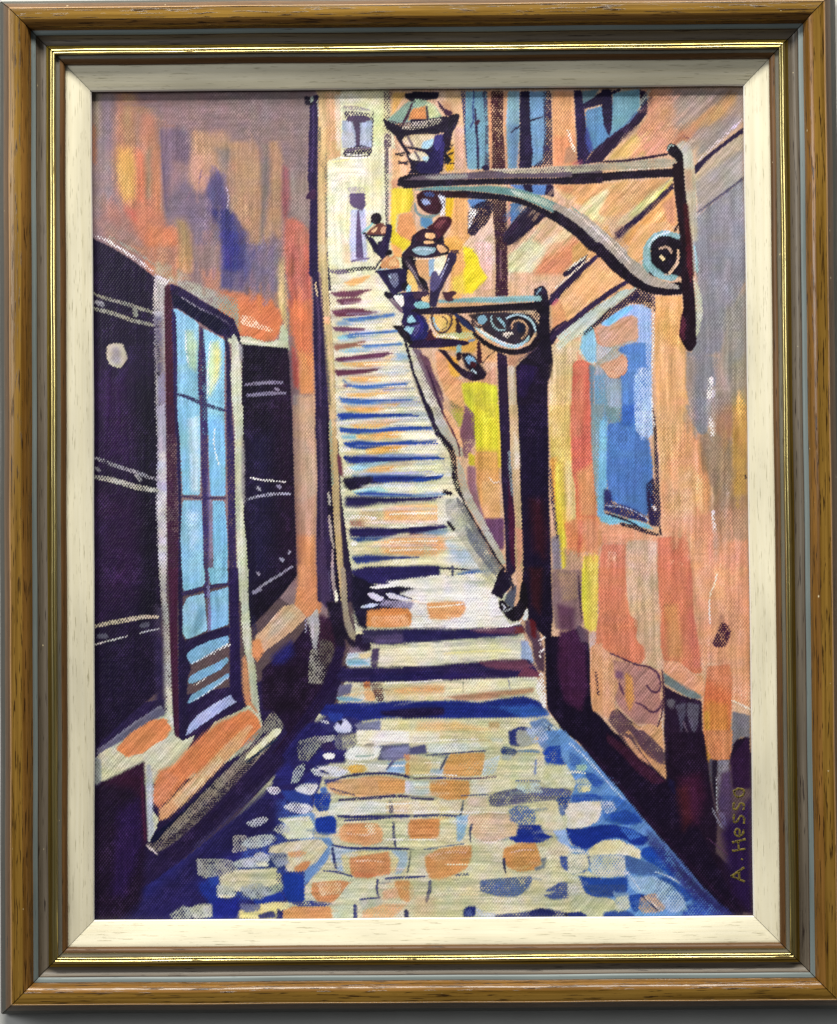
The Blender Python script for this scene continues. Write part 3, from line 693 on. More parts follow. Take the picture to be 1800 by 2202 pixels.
p 7fb4c4 84,25 98,24 98,28 86,28 ;f4
p dda050 98,25 112,23 130,20 144,20 138,26 116,29 102,28 ;f4 d1 gh
p dfe0b4 142,24 176,22 176,30 142,30 ;f5 gh
p 1f3d90 86,31 100,29 120,31 150,29 170,31 150,33 130,34 106,38 90,36 ;f3 gh e6
p f4f0ec 83,35 90,35 94,38 90,41 83,39 ;d4
p e0a24c 106,38 120,35 134,33 148,33 140,38 122,42 108,42 ;f4 d1 gh
p dcdcae 140,36 176,34 176,42 140,42 ;f5 gh
p c8c090 86,40 106,38 104,43 90,43 ;f4 gh
p 1c2a78 86,44 104,43 124,43 150,43 170,45 150,48 124,50 104,52 90,50 ;f4 gh e6
p 4068a8 118,42 150,42 168,44 150,46 120,46 ;f4 gh
p 9fd0d4 90,54 104,51 120,49 130,49 110,56 96,58 ;f3 gh
p d8a460 104,57 120,53 140,50 154,49 150,54 130,58 112,60 ;f5 d1 gh
p d5d8a8 134,54 176,48 176,58 150,60 134,57 ;f5 gh
p efe2dc 84,56 90,54 97,58 92,61 85,62 ;d5
p 6a3448 80,42 84,44 85,54 86,64 82,60 ;f3
p 4a6aa8 94,62 110,60 130,60 160,61 150,64 120,66 100,66 ;f5 gh
p 1a2c80 104,64 124,62 150,62 176,62 176,65 150,68 130,68 112,70 ;f4 gh e6
s e8f0f4 1 158,64 166,62 172,60
p 160f28 86,64 100,63 112,62 115,65 110,70 102,74 92,76 87,72 ;f3 e6
p a8dcd4 94,77 104,74 118,71 140,71 176,71 176,74 130,77 110,78 98,78 ;f2 gh
p d4dcb0 120,72 176,70 176,77 130,78 ;f4 gh
p 3a68a8 96,78 112,76 126,78 150,79 176,80 150,82 120,82 100,81 ;f4 gh e5
p 221a4c 88,82 104,81 130,83 160,82 172,84 150,86 120,88 100,92 88,90 ;f5 gh e7
p 7a9cc0 150,82 176,78 176,82 160,84 ;f4 gh
p dfb070 122,95 140,90 160,90 176,90 176,104 150,107 124,105 ;f5 gh d1
p e0a468 124,92 148,90 148,104 126,104 ;f6 d1
p c8b88c 104,94 118,92 124,98 120,108 104,108 96,108 ;f6 gh
p f0dcd8 91,99 104,99 118,101 114,104 100,102 92,102 ;d5
p 9c6c60 92,104 104,104 108,110 93,109 ;f4 d2
p 241a4c 92,111 110,110 136,112 164,109 176,108 176,112 158,114 140,116 124,120 106,121 92,118 ;f4 gh e7
p 28407c 92,120 110,119 124,119 118,123 100,124 ;f4 gh
p 6f94b8 158,114 176,112 176,118 160,118 ;f5 gh
p e0a060 120,126 136,119 156,116 176,117 176,134 150,136 128,136 118,132 ;f5 gh d1
p c9c494 94,128 108,124 120,124 118,136 96,136 ;f6 gh
p f0ece8 93,125 97,123 99,126 95,128 ;e5 d3
p 223078 94,138 108,136 130,137 156,138 134,140 110,143 98,144 ;f4 gh e6
p c9cba0 112,145 140,140 176,138 176,146 120,148 ;f4 gh
s 1c1838 1.5 118,147 140,148 160,148 180,148
p d3d4a0 133,150 150,149 176,150 176,154 140,155 ;f3 gh
p 221c50 94,150 112,147 130,149 134,154 150,155 176,156 176,158 150,159 130,161 110,164 96,164 ;f3 gh e6
p 4a4870 116,150 130,150 134,154 118,156 ;f4
s 1c1838 1.8 161,149 161,158
p e8e8dc 110,165 124,162 140,161 148,158 160,158 176,156 176,184 140,184 134,170 116,169 ;gh e4
p 191230 96,160 112,163 108,168 118,171 138,168 148,168 138,174 128,180 100,180 ;f2
p ccd4dc 97,164 106,164 106,168 98,169 ;d3
p c9cce0 108,172 114,170 122,175 112,174 ;d2
@2,2
p cdcfae 22,28 24,30 26,34 30,40 34,60 38,80 50,104 64,124 80,150 82,156 76,176 22,180 ;gh
p a8b4b4 -4,2 14,3 15,8 -4,10 ;f6 gh a6
s 6a88b4 2 0,17 8,18 17,17 ;f3 gh
s 7a80a0 2.6 0,31 10,30 20,29 ;f4 gh
s 1f3f94 2.8 -2,46 8,46 18,45 28,46 ;f3 gh
s 1f3f94 4.2 -4,66 8,66 18,64 26,62 ;f3 gh
s e8ecec 1.2 6,64 14,62 26,61
s 5a80b0 2.2 -2,81 10,80 22,79 30,79 ;f3 gh
s 241c58 2.6 -4,84 10,84 20,83 ;f4 gh
p dfae74 -4,90 14,88 18,94 12,103 -4,103 ;f5 gh d1
p 241c50 -4,110 12,109 28,108 32,110 22,112 14,116 -4,118 ;f4 gh e5
p 7c9ab4 10,114 30,110 32,114 20,118 8,118 ;f5 gh
p e0a468 -4,118 10,117 28,120 30,130 20,136 -4,136 ;f6 gh d1
p a8bcb4 30,122 50,130 54,140 34,144 ;f8 gh
p 9cb4bc 34,130 56,132 60,146 44,150 ;f8 gh a7
s 1c1838 1.6 -4,148 20,148 40,149 52,150 ;
p 3a5ca0 40,154 54,150 72,150 70,156 50,158 ;f5 gh
s 1f2660 3 -4,157 10,157 22,157 36,158 ;f3 gh
s 1c1c40 1.8 9,149 9,159
s 4a4c60 2.4 36,147 36,159
p e4e6d8 -10,160 20,158 50,154 72,152 80,160 78,176 60,190 -10,190 ;f3 gh e4
@1,3
p dfe0cc 138,14 160,8 180,5 180,54 150,54 140,40 ;gh
p 141028 94,2 112,10 120,14 150,8 176,0 176,4 150,16 132,22 150,34 110,40 108,54 100,50 94,30 ;f4
p 221c50 104,-4 150,-6 176,-6 176,4 150,6 126,12 110,10 ;f3 gh
p ecece4 110,14 124,12 140,9 150,7 140,13 124,15 116,16 ;e3
p c9cce0 108,20 114,19 124,24 123,27 116,27 110,23 ;e3
p c4c8dc 125,20 133,19 144,23 150,26 140,26 130,25 ;e3
p b4c0d0 102,32 112,29 120,30 114,33 104,34 ;e3
p 8a84a4 122,26 140,27 152,28 150,34 136,34 120,31 ;f4 d2
p d2854a 108,36 124,34 146,34 150,40 149,50 130,52 108,51 ;f3 gh e4
p dea070 112,42 146,40 148,50 112,50 ;d4 f3
p d8a068 165,30 182,28 182,44 167,44 ;f5 gh
p 2c2648 104,54 130,53 176,53 180,53 180,62 160,64 130,68 104,66 ;gh f3 e7
p 4c4068 112,60 140,58 176,60 176,63 150,66 116,67 ;f4 gh
@2,3
p e2e3d2 27,9 30,6 50,2 74,4 78,20 80,34 86,44 90,50 60,52 27,54 ;gh e3
p c9cca4 56,2 76,0 76,16 60,14 ;f6
s f4f2e8 1.2 -6,26 10,23 30,22 50,22
p dc9c66 12,29 30,27 46,28 49,34 44,42 32,45 14,42 ;f3 gh e5
s f0dcc0 1 0,42 14,40 ; 
s efeee4 1.0 14,33 30,32 46,30
p 221c4c -10,54 20,54 50,53 80,51 100,49 104,54 96,60 60,62 30,64 -10,68 ;f3 gh e6
p 5a3450 52,54 80,52 100,50 104,54 96,58 60,57 ;f3 gh
p 6a2c2c 94,51 102,51 104,57 94,58 ;f3
s f0ecdc 1.2 66,52 86,51 98,48 100,46
s a8b0b0 2.2 60,63 80,61 100,61 ;d4 gh
p b8b8a4 -10,66 30,65 70,64 100,62 104,70 70,68 0,72 ;f4 gh d1
p d8d9b4 -10,72 30,70 70,67 100,66 104,76 102,81 60,83 0,88 -10,88 ;f3 gh
s dcd894 1.6 0,80 30,76 60,74 90,73 ;f3
p 96a8cc 100,64 106,64 110,74 112,84 108,88 100,84 ;f3 gv
p 251a48 -10,88 30,86 60,84 80,82 108,82 116,92 118,97 90,99 50,100 -10,103 ;f3 gh e6
p 6a3c54 60,84 84,82 104,82 112,88 100,92 70,90 ;f4 gh
p 6a3448 104,88 118,94 118,98 96,98 ;f4
p 241a54 -10,96 40,94 60,96 40,100 -10,100 ;f3 gh
p cfd0a8 -10,104 30,103 70,101 116,99 119,108 122,122 100,120 60,118 -10,122 ;f2 gh
p d4ac78 0,106 20,106 22,118 0,119 ;f4 gh
p b88c70 30,116 50,114 80,111 112,108 112,112 80,117 56,120 40,120 ;f4 gh
s 6a7060 0.8 22,104 23,118
s 6a7060 0.7 46,103 46,112
s 8a8898 1 88,100 90,110
p ece8dc 116,100 120,104 123,118 122,127 118,122 114,108 ;d3
p 1b2878 -10,122 20,120 40,120 60,122 84,118 104,116 116,120 122,127 124,134 90,136 40,137 -10,136 ;f3 gh e6
p 17123c -10,128 10,127 20,130 24,135 -10,137 ;f5 gh
p 2c50a0 80,126 110,124 124,128 126,134 100,136 ;f5 gh
@1,3
p c5a8b8 92,70 98,70 108,76 106,82 92,82 ;f5 a6
p b8c8cc 90,76 104,75 111,75 112,88 90,88 88,84 ;f2 gh
p d8c890 100,76 112,75 112,80 102,81 ;f3
p 78a8c0 90,82 104,82 110,86 90,87 ;f3 gh
p d2d3b0 121,71 140,70 160,66 180,65 180,88 150,88 119,88 119,78 ;f2 gh
p 4c3e60 113,72 120,71 119,80 118,90 112,90 112,80 ;f2
p 231a48 84,90 110,89 140,89 180,87 180,97 150,100 110,104 84,102 80,97 ;f3 gh e6
p 1a1444 110,96 140,95 160,92 180,94 180,98 140,102 112,102 ;f3 gh
p 6a6888 82,106 94,104 94,116 80,116 ;f3
p c8cbac 96,105 102,103 105,112 106,120 92,118 92,114 ;f2
p 7aa4bc 79,117 90,116 104,119 102,121 82,120 ;f2
p cc7c44 104,103 111,102 112,110 106,110 ;f2
p d8ac74 105,111 112,110 117,115 116,120 107,120 ;f2
p 4c2a38 113,104 122,104 124,120 118,121 113,110 ;d2
p d2c898 125,108 140,105 180,103 180,120 150,121 126,121 ;f2 gh
p dca468 130,110 150,107 180,106 180,112 140,114 ;f5 gh d1
s f0ece0 1 125,104 150,103 178,101
p 1c2474 70,124 90,122 115,122 140,120 180,121 180,134 150,135 120,137 96,140 76,138 64,132 ;f3 gh e6
p 1a1238 120,130 150,127 180,126 180,133 150,136 124,134 ;f4 gh
@1,1
b 120 22 2.2 78,60 134,60 168,160 84,172 ;gh a5
@1,2
b 150 26 2.6 84,0 172,0 172,150 100,150 ;gh a5
@2,2
b 70 24 2.6 0,0 10,0 60,140 0,140 ;gh a5
@2,3
b 120 34 2.6 0,6 80,6 110,80 116,134 0,134 ;gh a5
@1,3
b 60 30 2.6 110,60 172,60 172,134 96,134 ;gh a5
@1,1
s c8b8c4 3 88,53 103,52 112,51 ;a4 f2 gh
s ecead0 1.2 78,56 98,55 114,55 ;a7 gh
s a4b0cc 3 90,63 108,62 120,61 ;a4 f2 gh
s ecead0 1.2 86,66 106,65 122,65 ;a7 gh
s b0b8d0 3 90,72 111,71 126,70 ;a4 f2 gh
s ecead0 1.2 92,75 112,74 128,74 ;a7 gh
s b0b8d0 3 88,80 112,79 130,78 ;a4 f2 gh
s ecead0 1.2 96,83 116,82 132,82 ;a7 gh
s 98a8c8 3 83,88 112,87 134,86 ;a4 f2 gh
s ecead0 1.2 100,91 120,90 136,90 ;a7 gh
s 98a8c8 3 91,97 116,96 136,95 ;a4 f2 gh
s ecead0 1.2 102,100 122,99 138,99 ;a7 gh
s b0b8d0 3 87,107 117,106 140,105 ;a4 f2 gh
s ecead0 1.2 106,110 126,109 142,109 ;a7 gh
s b0b8d0 3 82,114 115,113 142,112 ;a4 f2 gh
s ecead0 1.2 108,117 128,116 144,116 ;a7 gh
s b0b8d0 3 86,121 118,120 144,119 ;a4 f2 gh
s ecead0 1.2 110,124 130,123 146,123 ;a7 gh
s 98a8c8 3 91,128 123,127 148,126 ;a4 f2 gh
s ecead0 1.2 114,131 134,130 150,130 ;a7 gh
s a4b0cc 3 84,136 121,135 152,134 ;a4 f2 gh
s ecead0 1.2 118,139 138,138 154,138 ;a7 gh
s 98a8c8 3 83,143 123,142 156,141 ;a4 f2 gh
s ecead0 1.2 122,146 142,145 158,145 ;a7 gh
s a4b0cc 3 83,150 125,149 160,148 ;a4 f2 gh
s ecead0 1.2 126,153 146,152 162,152 ;a7 gh
s a4b0cc 3 92,158 131,157 164,156 ;a4 f2 gh
s ecead0 1.2 130,161 150,160 166,160 ;a7 gh
s b0b8d0 3 84,165 128,164 166,163 ;a4 f2 gh
s ecead0 1.2 132,168 152,167 168,167 ;a7 gh
@1,2
s b0b8d0 3 97,10 140,9 172,9 ;a4 f2 gh
s f0eed8 1.4 130,14 150,13 174,13 ;a7 gh
s b0b8d0 3 98,20 140,19 172,19 ;a4 f2 gh
s f0eed8 1.4 130,24 150,23 174,23 ;a7 gh
s c8b8c4 3 99,34 140,33 172,33 ;a4 f2 gh
s f0eed8 1.4 130,38 150,37 174,37 ;a7 gh
s c8b8c4 3 100,44 140,43 172,43 ;a4 f2 gh
s f0eed8 1.4 130,48 150,47 174,47 ;a7 gh
s b0b8d0 3 101,52 140,51 172,51 ;a4 f2 gh
s f0eed8 1.4 130,56 150,55 174,55 ;a7 gh
s b0b8d0 3 102,61 140,60 172,60 ;a4 f2 gh
s f0eed8 1.4 130,65 150,64 174,64 ;a7 gh
s b0b8d0 3 103,72 140,71 172,71 ;a4 f2 gh
s f0eed8 1.4 130,76 150,75 174,75 ;a7 gh
s b0b8d0 3 104,80 140,79 172,79 ;a4 f2 gh
s f0eed8 1.4 130,84 150,83 174,83 ;a7 gh
s a8b4d0 3 105,94 140,93 172,93 ;a4 f2 gh
s f0eed8 1.4 130,98 150,97 174,97 ;a7 gh
s c8b8c4 3 107,106 140,105 172,105 ;a4 f2 gh
s f0eed8 1.4 130,110 150,109 174,109 ;a7 gh
s a4b0cc 3 108,120 140,119 172,119 ;a4 f2 gh
s f0eed8 1.4 130,124 150,123 174,123 ;a7 gh
s c8b8c4 3 109,128 140,127 172,127 ;a4 f2 gh
s f0eed8 1.4 130,132 150,131 174,131 ;a7 gh
@2,0
p c9a880 24,7 46,7 48,80 36,80 30,50 36,30 ;gv f3
p b98a68 26,16 34,18 38,30 34,40 ;f5
p d0a070 14,70 30,68 32,50 38,60 40,78 34,84 ;f4
p d8a028 30,66 38,58 38,80 30,82 ;f3
p c8a088 38,40 46,42 48,80 38,80 ;f4 gv
p d8b028 30,106 38,106 40,124 34,130 28,120 ;f3 gv
p dda468 38,106 50,106 50,130 52,144 40,160 28,152 34,134 ;f3 gv
p dda050 22,146 40,142 50,150 44,160 30,156 ;f4
p c9b094 46,150 60,136 74,122 76,174 50,176 44,162 ;gd f3
p 6f9ab0 48,7 68,7 70,40 70,80 50,80 47,44 ;gv f2
p 2a2c5a 44,7 48,7 48,40 50,80 48,60 46,30 ;d3
p 3a3a58 64,7 69,7 71,40 71,80 66,78 67,40 ;d3
s 2c3a74 1.6 56,7 55,24 56,34 53,41 ;
s 231a3c 2.2 57,24 58,36 59,50 60,66 60,80 
p 3a2038 56,36 62,33 60,39 57,38
p 201838 62,78 68,75 72,80 66,82 ;e3
p c9906c 69,7 73,7 74,30 73,50 74,80 71,80 70,40 ;gv f2
p 34141f 72,7 84,7 83,40 85,60 86,80 73,80 73,50 72,24 ;gv d1
p c08c68 84,7 88,7 87,30 88,80 86,80 84,50 ;gv f2
p 7a9cac 88,7 99,7 99,50 97,60 96,80 88,80 86,40 ;gv f2
p 5a78a4 88,38 98,38 99,60 96,80 90,78 ;f6 gv a7
p 6a8fb4 104,7 124,7 124,60 120,76 104,78 ;gv f2
p 19122e 99,7 108,7 109,40 111,66 110,80 98,80 99,50 ;gv e5
s 201a34 1.8 91,45 98,40 104,37 110,34 120,31 ;
p 2a1f38 121,7 128,7 129,40 130,78 110,79 120,70 122,50 ;gv d2
p ce9468 129,7 149,7 150,40 152,60 154,74 150,76 130,78 130,50 ;gv f2
p d08860 131,50 150,50 152,74 132,76 ;f6 gv
p b08468 142,60 148,58 153,72 140,75 ;f4
s f0dcc0 2.4 144,44 147,56 152,66 ;d6
p 241a38 149,6 157,6 160,30 164,62 160,76 154,76 152,50 ;gv e5
p 3a5a78 157,7 172,7 164,16 158,22 ;f2
p 20162e 157,24 160,18 172,9 180,6 180,18 166,22 ;e4
p 5a84b0 160,26 180,22 180,60 166,64 161,44 ;gv f2
p 2c1624 72,106 86,107 87,130 87,150 84,153 76,146 74,124 ;gv d1 e4
p 34161f 76,146 87,146 88,180 77,180 ;gv d1
p 5a80b8 50,108 60,107 70,108 66,116 54,118 ;f3
p 191028 51,120 56,114 68,108 74,110 74,118 68,130 56,142 50,140 51,130 ;e8 d1
p e8e4e0 52,116 60,118 54,130 51,136 ;d6
p 5578b8 90,94 130,94 130,104 110,104 94,98 ;f3
p 1c1430 102,94 110,94 111,102 103,100 ;
p 201633 124,94 130,94 131,106 122,104 ;e4
p 4a6c9c 88,112 100,110 104,116 92,130 88,134 ;f3
p 20162c 84,140 92,130 104,114 118,118 126,122 112,134 96,148 86,152 82,150 ;e6 gd
p c88c78 88,106 90,106 90,132 88,134 ;f2
p d8b480 130,94 176,92 176,120 152,112 136,104 ;gd f3
p cd8f68 130,94 160,94 152,104 140,102 ;f5 gd
p dcd8a0 160,116 176,104 190,96 176,130 170,128 ;f5 gd
p c8c89c 88,160 104,148 124,126 140,130 160,142 160,150 130,176 88,176 ;gd f4
p d4b088 124,126 136,126 140,138 120,150 110,146 ;f6 gd
p cd8460 126,150 150,140 168,154 152,168 140,178 112,178 ;f6 gd
p d8c090 150,138 164,150 172,160 150,176 140,176 160,158 ;f6 gd a7
p e6cc98 134,128 146,130 156,140 130,160 120,160 ;f8 gd a5
@3,0
p c08a6c 60,5 100,5 110,20 100,60 70,60 50,60 70,30 72,14 ;gv f4
p 8f807c 94,5 160,5 161,30 140,46 110,62 96,60 96,30 ;f10 gd
p c08848 130,20 152,10 152,20 140,34 112,44 110,38 ;f8 gd
p c07850 100,44 120,34 112,52 94,58 ;f8 gd
p 8a8488 120,50 160,26 160,34 130,62 116,70 ;f6 gd
p ccaa68 40,60 60,46 66,56 70,66 34,71 ;f5 gd
p cc9078 62,46 96,54 90,66 70,68 ;f6 gd
p 5a84b0 14,24 60,14 62,30 40,50 16,62 14,40 ;gv f2
p 5a7484 9,7 26,5 20,14 10,20 ;f2
p 6a94a8 38,8 64,5 64,22 52,36 36,48 37,30 ;f3 gv
p 1a1230 27,5 37,5 38,24 37,40 35,49 30,40 28,24 ;gv e4
s 1a1230 3.5 10,21 18,16 28,12 44,6 ;e5
s 1a1230 2.6 10,22 20,20 30,18
p 1f1538 2,6 9,6 11,30 15,56 18,64 12,74 5,74 4,40 ;gv e5
p 3a4488 14,40 18,54 20,62 16,66 12,50 ;f3
p 22142e 63,5 70,8 71,26 66,34 50,50 34,66 28,73 14,75 12,73 20,62 34,50 54,36 64,24 ;gd e5
p 9a4860 0,74 10,70 10,76 0,76 ;f4 a5
p d09e6c 0,94 30,93 70,90 94,88 94,100 82,110 60,120 30,124 4,110 ;gd f3
p c9c490 6,118 18,106 40,94 40,104 24,120 30,130 14,126 ;gd f4
p d0a070 34,96 70,92 80,100 60,112 40,124 26,124 ;gd f5
p d0d468 64,110 84,98 92,92 88,98 72,116 60,124 52,124 ;gd f3
p b8b490 44,126 62,112 76,100 88,92 92,90 80,104 66,120 50,132 42,132 ;gd f5 a7
p 241838 39,140 52,130 64,120 80,106 94,92 95,98 84,112 68,124 54,136 44,145 ;gd e4
s 8a7a8c 1.6 84,98 90,90 94,90 
p dba060 46,144 66,126 94,98 97,112 99,132 82,134 72,146 66,166 60,160 ;gd f3
p cf9070 84,112 96,104 97,130 90,132 ;f6 gv
p a49c98 113,80 140,60 160,50 160,90 118,122 ;gd f4
p b4a48c 116,70 160,46 160,60 126,84 114,90 ;gd f6
p 85838c 116,124 160,88 162,176 116,180 ;gv f4
p 241a38 114,77 124,68 140,56 160,40 160,46 148,54 130,68 115,85 ;gd e4
s c9c4c8 2.6 118,72 132,58 146,46 159,33 ;d4 gd
s 4a445c 2.4 116,121 130,111 146,99 160,88 ;gd d1
p b4b8a4 95,56 104,52 110,58 113,66 114,80 116,110 117,150 116,176 106,176 104,130 100,90 ;gv f4
p b4a890 103,100 112,90 116,120 116,160 108,160 ;f5 gv
p b89c84 104,80 112,80 114,100 105,100 ;f5 gv
p 4a1a30 102,50 105,47 110,51 109,52
s 20162e 6.4 -6,178 6,170 16,163 26,158 ;gd
@3,1
p cc9a60 0,0 34,-20 46,26 30,44 0,64 ;gd f3
p d8a868 4,34 30,10 48,26 28,42 2,62 ;gd f4
p 84828c 113,-4 162,-4 162,30 150,60 138,100 112,104 108,60 120,60 ;gv f4
p 8f8672 146,60 163,40 163,110 146,130 140,110 ;f10 gv
p dba668 78,46 103,46 105,80 106,100 108,130 110,150 104,176 80,176 78,120 77,80 ;gv f2
p cf9468 100,140 110,150 116,168 110,180 98,180 ;f6 gv
p 7f808c 107,98 138,104 134,124 128,140 126,176 118,176 110,150 106,130 ;gv f3
p a07c64 128,138 150,136 148,176 130,176 ;f5 gv
p 9a8a60 150,110 163,100 163,176 150,176 ;f8 gv
p e8e0d8 126,122 134,126 134,140 128,150 126,140 ;d5
s c9b890 1.5 151,110 150,130 150,176 ;d6
@3,2
p cda468 79,-4 110,-4 106,10 100,40 84,60 80,30 ;gv f3
p d89868 84,60 100,30 124,20 130,60 128,100 110,116 84,116 82,90 ;gv f5
p 7f8088 106,-4 128,-4 127,10 126,22 122,25 114,16 108,4 ;gv f3
p a87c64 128,-4 150,-4 150,20 144,40 130,30 ;gv f5
p 98806a 118,26 130,20 150,30 149,76 140,90 130,70 122,50 ;gv f6
p ba9050 150,-4 163,-4 163,90 150,90 ;gv f4
p a88468 136,74 150,80 163,80 163,124 130,122 128,100 ;gv f6
p e0b078 86,60 110,50 124,70 124,100 90,104 ;f8 gv
p d48c68 112,100 130,96 136,124 164,122 164,178 126,178 112,150 ;gv f5
s e0d8d0 2.6 129,8 131,22 ;d5
s e0d8d0 3 132,96 133,114 ;d5
s e0d0c8 2 144,70 146,82 ;d6
s e8d0b0 0.7 139,144 135,158 130,170
s 1f1424 1.4 162,62 162,64
@3,2
p d4c084 0,30 24,60 24,110 0,110 ;f6 gv
p d08448 4,60 22,60 24,90 26,104 30,120 24,136 4,130 ;gv f4
p c06048 4,100 10,100 10,130 5,132 ;f4 gv
p dc9870 24,108 44,108 60,112 82,118 84,124 50,126 28,126 ;gh f3
p c9644c 28,126 50,126 51,180 24,180 26,140 ;gv f2
p c9b898 52,123 66,122 79,124 80,180 50,180 50,150 ;gv f2
p c9583c 80,120 96,118 110,124 111,140 114,180 80,180 ;gv f2
p dd9c68 110,120 124,122 130,140 126,178 112,178 ;gv f4 
p f0d8b0 92,140 104,144 98,150 94,154 ;d6
p f0d8b0 34,132 42,134 40,142 34,140 ;d6
p d9d334 11,137 24,136 24,150 23,180 9,180 10,160 ;gv f2
@3,3
p d6d03a 9,-4 24,-4 24,30 24,50 18,56 12,52 10,30 ;gv f2
p c9603c 24,-4 50,-4 52,20 54,40 61,44 62,52 60,62 66,68 68,80 64,86 50,84 36,76 20,70 22,56 25,40 ;gv f2
p c4b490 50,-4 80,-4 82,30 82,60 84,80 84,90 78,90 70,86 68,70 62,66 60,60 62,46 54,40 52,20 ;gv f2
p c55a38 80,-4 112,-4 114,30 114,50 118,66 120,86 122,94 114,95 104,88 100,84 86,83 83,70 82,30 ;gv f2
p c87c40 86,30 98,30 104,80 88,80 ;f6 gv
p bf4c38 108,0 112,0 114,40 118,60 120,90 114,90 108,60 ;f5 gv
p d8986c 112,-4 164,-4 166,60 166,126 150,120 148,90 128,84 122,90 118,60 114,40 ;gv f3
p cf8c64 140,0 164,0 165,50 145,60 ;f10 gv a7
s efdcc0 0.9 136,0 134,10 129,18 128,30 129,48
p 341430 140,46 146,50 148,56 146,64 142,70 134,70 131,68 134,60 138,50 ;d1 e6
p d8986c 86,84 100,84 106,90 114,96 122,96 124,110 122,118 110,112 96,102 86,94 ;gd f2
s f0e4bc 1.0 89,97 100,104 112,112 120,117
p 6f7c80 85,94 92,98 104,105 116,112 121,116 120,119 110,118 96,110 86,104 ;gd f2
p cd6c40 126,88 147,86 150,100 149,126 148,150 147,176 124,176 122,130 124,110 ;gv f2
p cf8040 124,120 146,124 146,176 126,176 ;f6 gv
p c99040 123,130 128,130 130,178 125,176 ;f4 gv
s f0dcb8 1.2 150,120 158,124 166,128
p 76727c 150,130 158,132 166,134 166,156 158,154 154,160 148,166 149,146 ;gv f2
p 1c0f26 148,174 150,162 154,156 162,154 166,155 166,180 148,180 ;gv f2
p 120a20 -8,60 4,50 14,64 16,76 17,120 20,128 40,150 66,176 40,176 0,140 -10,120 ;gv f2
p 32142c 0,40 4,56 14,64 15,90 14,130 2,130 -4,80 ;f6 gv
p 4a3448 4,46 12,54 16,56 16,66 10,66 4,60 ;f3 gv
p b8b0a0 16,58 21,56 21,66 17,70 ;d3 f2
p cf9c74 18,72 22,66 36,76 50,84 70,88 80,94 84,92 85,104 80,120 60,130 40,120 40,134 34,137 28,134 20,128 17,110 17,90 ;gv f2
p ad7c74 38,82 50,84 64,88 76,90 82,94 83,106 82,116 84,124 80,140 79,145 74,142 60,142 50,132 44,126 40,118 44,104 40,96 ;gd f2
p c98c50 50,94 56,98 58,120 54,130 50,120 ;f4 gv
p 7a5468 42,92 48,94 47,100 40,98 ;f3
s 5c3850 1.8 36,76 46,80 60,87 72,88 80,94 83,102 82,112 74,112 70,106
s 5c3850 1.6 44,104 48,114
s 6a4458 2 60,122 66,124 72,130 78,131 83,126 84,120
s 4c2a40 1.4 84,92 85,104 86,120 84,134 80,144
p 5f4450 37,130 42,128 50,134 56,142 66,152 80,166 86,180 70,180 58,166 46,154 38,144 34,138 ;gd d1 f2
s 2a1828 1.0 42,128 52,138 62,144 72,156 82,164
p cf9c70 56,140 62,144 74,142 80,144 84,138 86,150 86,166 78,160 68,150 60,146 ;gd f2
p cf9a78 60,176 56,168 50,156 48,153 54,156 60,164 70,176 74,184 66,184 ;gd f2
p d5ccc0 84,128 86,130 86,166 84,160 ;d4
p 24142c 86,106 92,110 104,116 121,120 122,150 125,180 90,180 86,150 ;gv f1
p 7a7a84 88,120 94,118 97,122 94,128 90,126 ;f3 a7
p 4f4a60 96,124 106,122 106,130 104,140 102,150 100,136 ;f3 d1 gv
p 585468 108,122 119,124 118,140 114,152 110,142 107,130 ;f3 d1 gv
s 5a4a5c 1.6 104,140 110,156 120,160 
@3,4
p 1d0f24 86,-2 124,-2 126,20 130,50 136,80 134,110 166,140 168,166 120,166 100,120 60,60 88,44 ;gv f3
p 160c22 0,-2 30,-4 44,0 60,20 80,34 90,44 104,60 120,90 134,120 150,150 160,168 120,168 100,130 70,90 46,60 26,34 ;gd f3
p 35162c 20,-10 34,0 50,10 66,26 80,36 88,44 76,46 60,34 44,16 30,4 ;gd f4
p c9966c 49,-2 56,0 60,8 66,18 74,28 84,38 88,42 88,36 86,24 78,20 70,10 62,4 54,-4 ;gd f2
p 5a4050 54,-4 66,-4 76,4 85,12 86,28 80,26 72,20 64,12 ;gd f2 d1
p d09c70 70,-6 84,-6 86,14 78,6 ;gd f2
p d08458 123,-4 150,-4 149,10 147,22 138,23 130,22 126,14 ;gv f2
p 3a1530 100,40 120,36 124,60 116,84 104,80 ;f12 gv
p 54201c 98,50 108,48 112,80 104,90 ;f10 a5
p 1a1438 90,40 96,44 96,56 90,48 ;f4 
p 4c4a58 128,22 136,24 133,30 132,46 129,44 ;d2 f2
p 1c1424 131,24 136,24 135,50 134,66 131,48 ;f2
p 7a7684 136,24 147,23 146,36 140,36 140,50 137,60 136,46 ;gv d1 f2
p 4c3a5c 140,36 148,34 150,60 148,90 140,84 136,66 ;f5 gv
s a8acb4 0.8 135,40 135,60 136,72 ;
s 7c7a90 1.6 131,69 134,76 138,84 144,90 ;d2
p 60587c 136,70 142,74 146,88 140,84 ;d5 f3
p 2a1434 148,22 163,4 166,10 167,50 150,50 ;gv f4
p 24123c 140,90 166,60 168,166 150,150 ;f10 gv
s 4a2c4c 1.2 126,96 136,104 146,112 ;
s 4a2f50 3.4 50,62 70,84 88,106 104,126 118,144 130,158 ;gd f8 a7
@2,1
p 170d24 118,52 126,50 127,80 128,90 130,110 128,120 125,124 125,176 98,176 96,150 95,112 104,104 112,92 116,80 ;gv f1
p 20123c 96,116 108,104 116,110 104,140 98,140 ;f5 gv
p cdb88c 126,94 140,86 156,88 164,74 174,78 176,110 160,106 148,110 148,180 126,180 126,130 130,110 ;gv f2
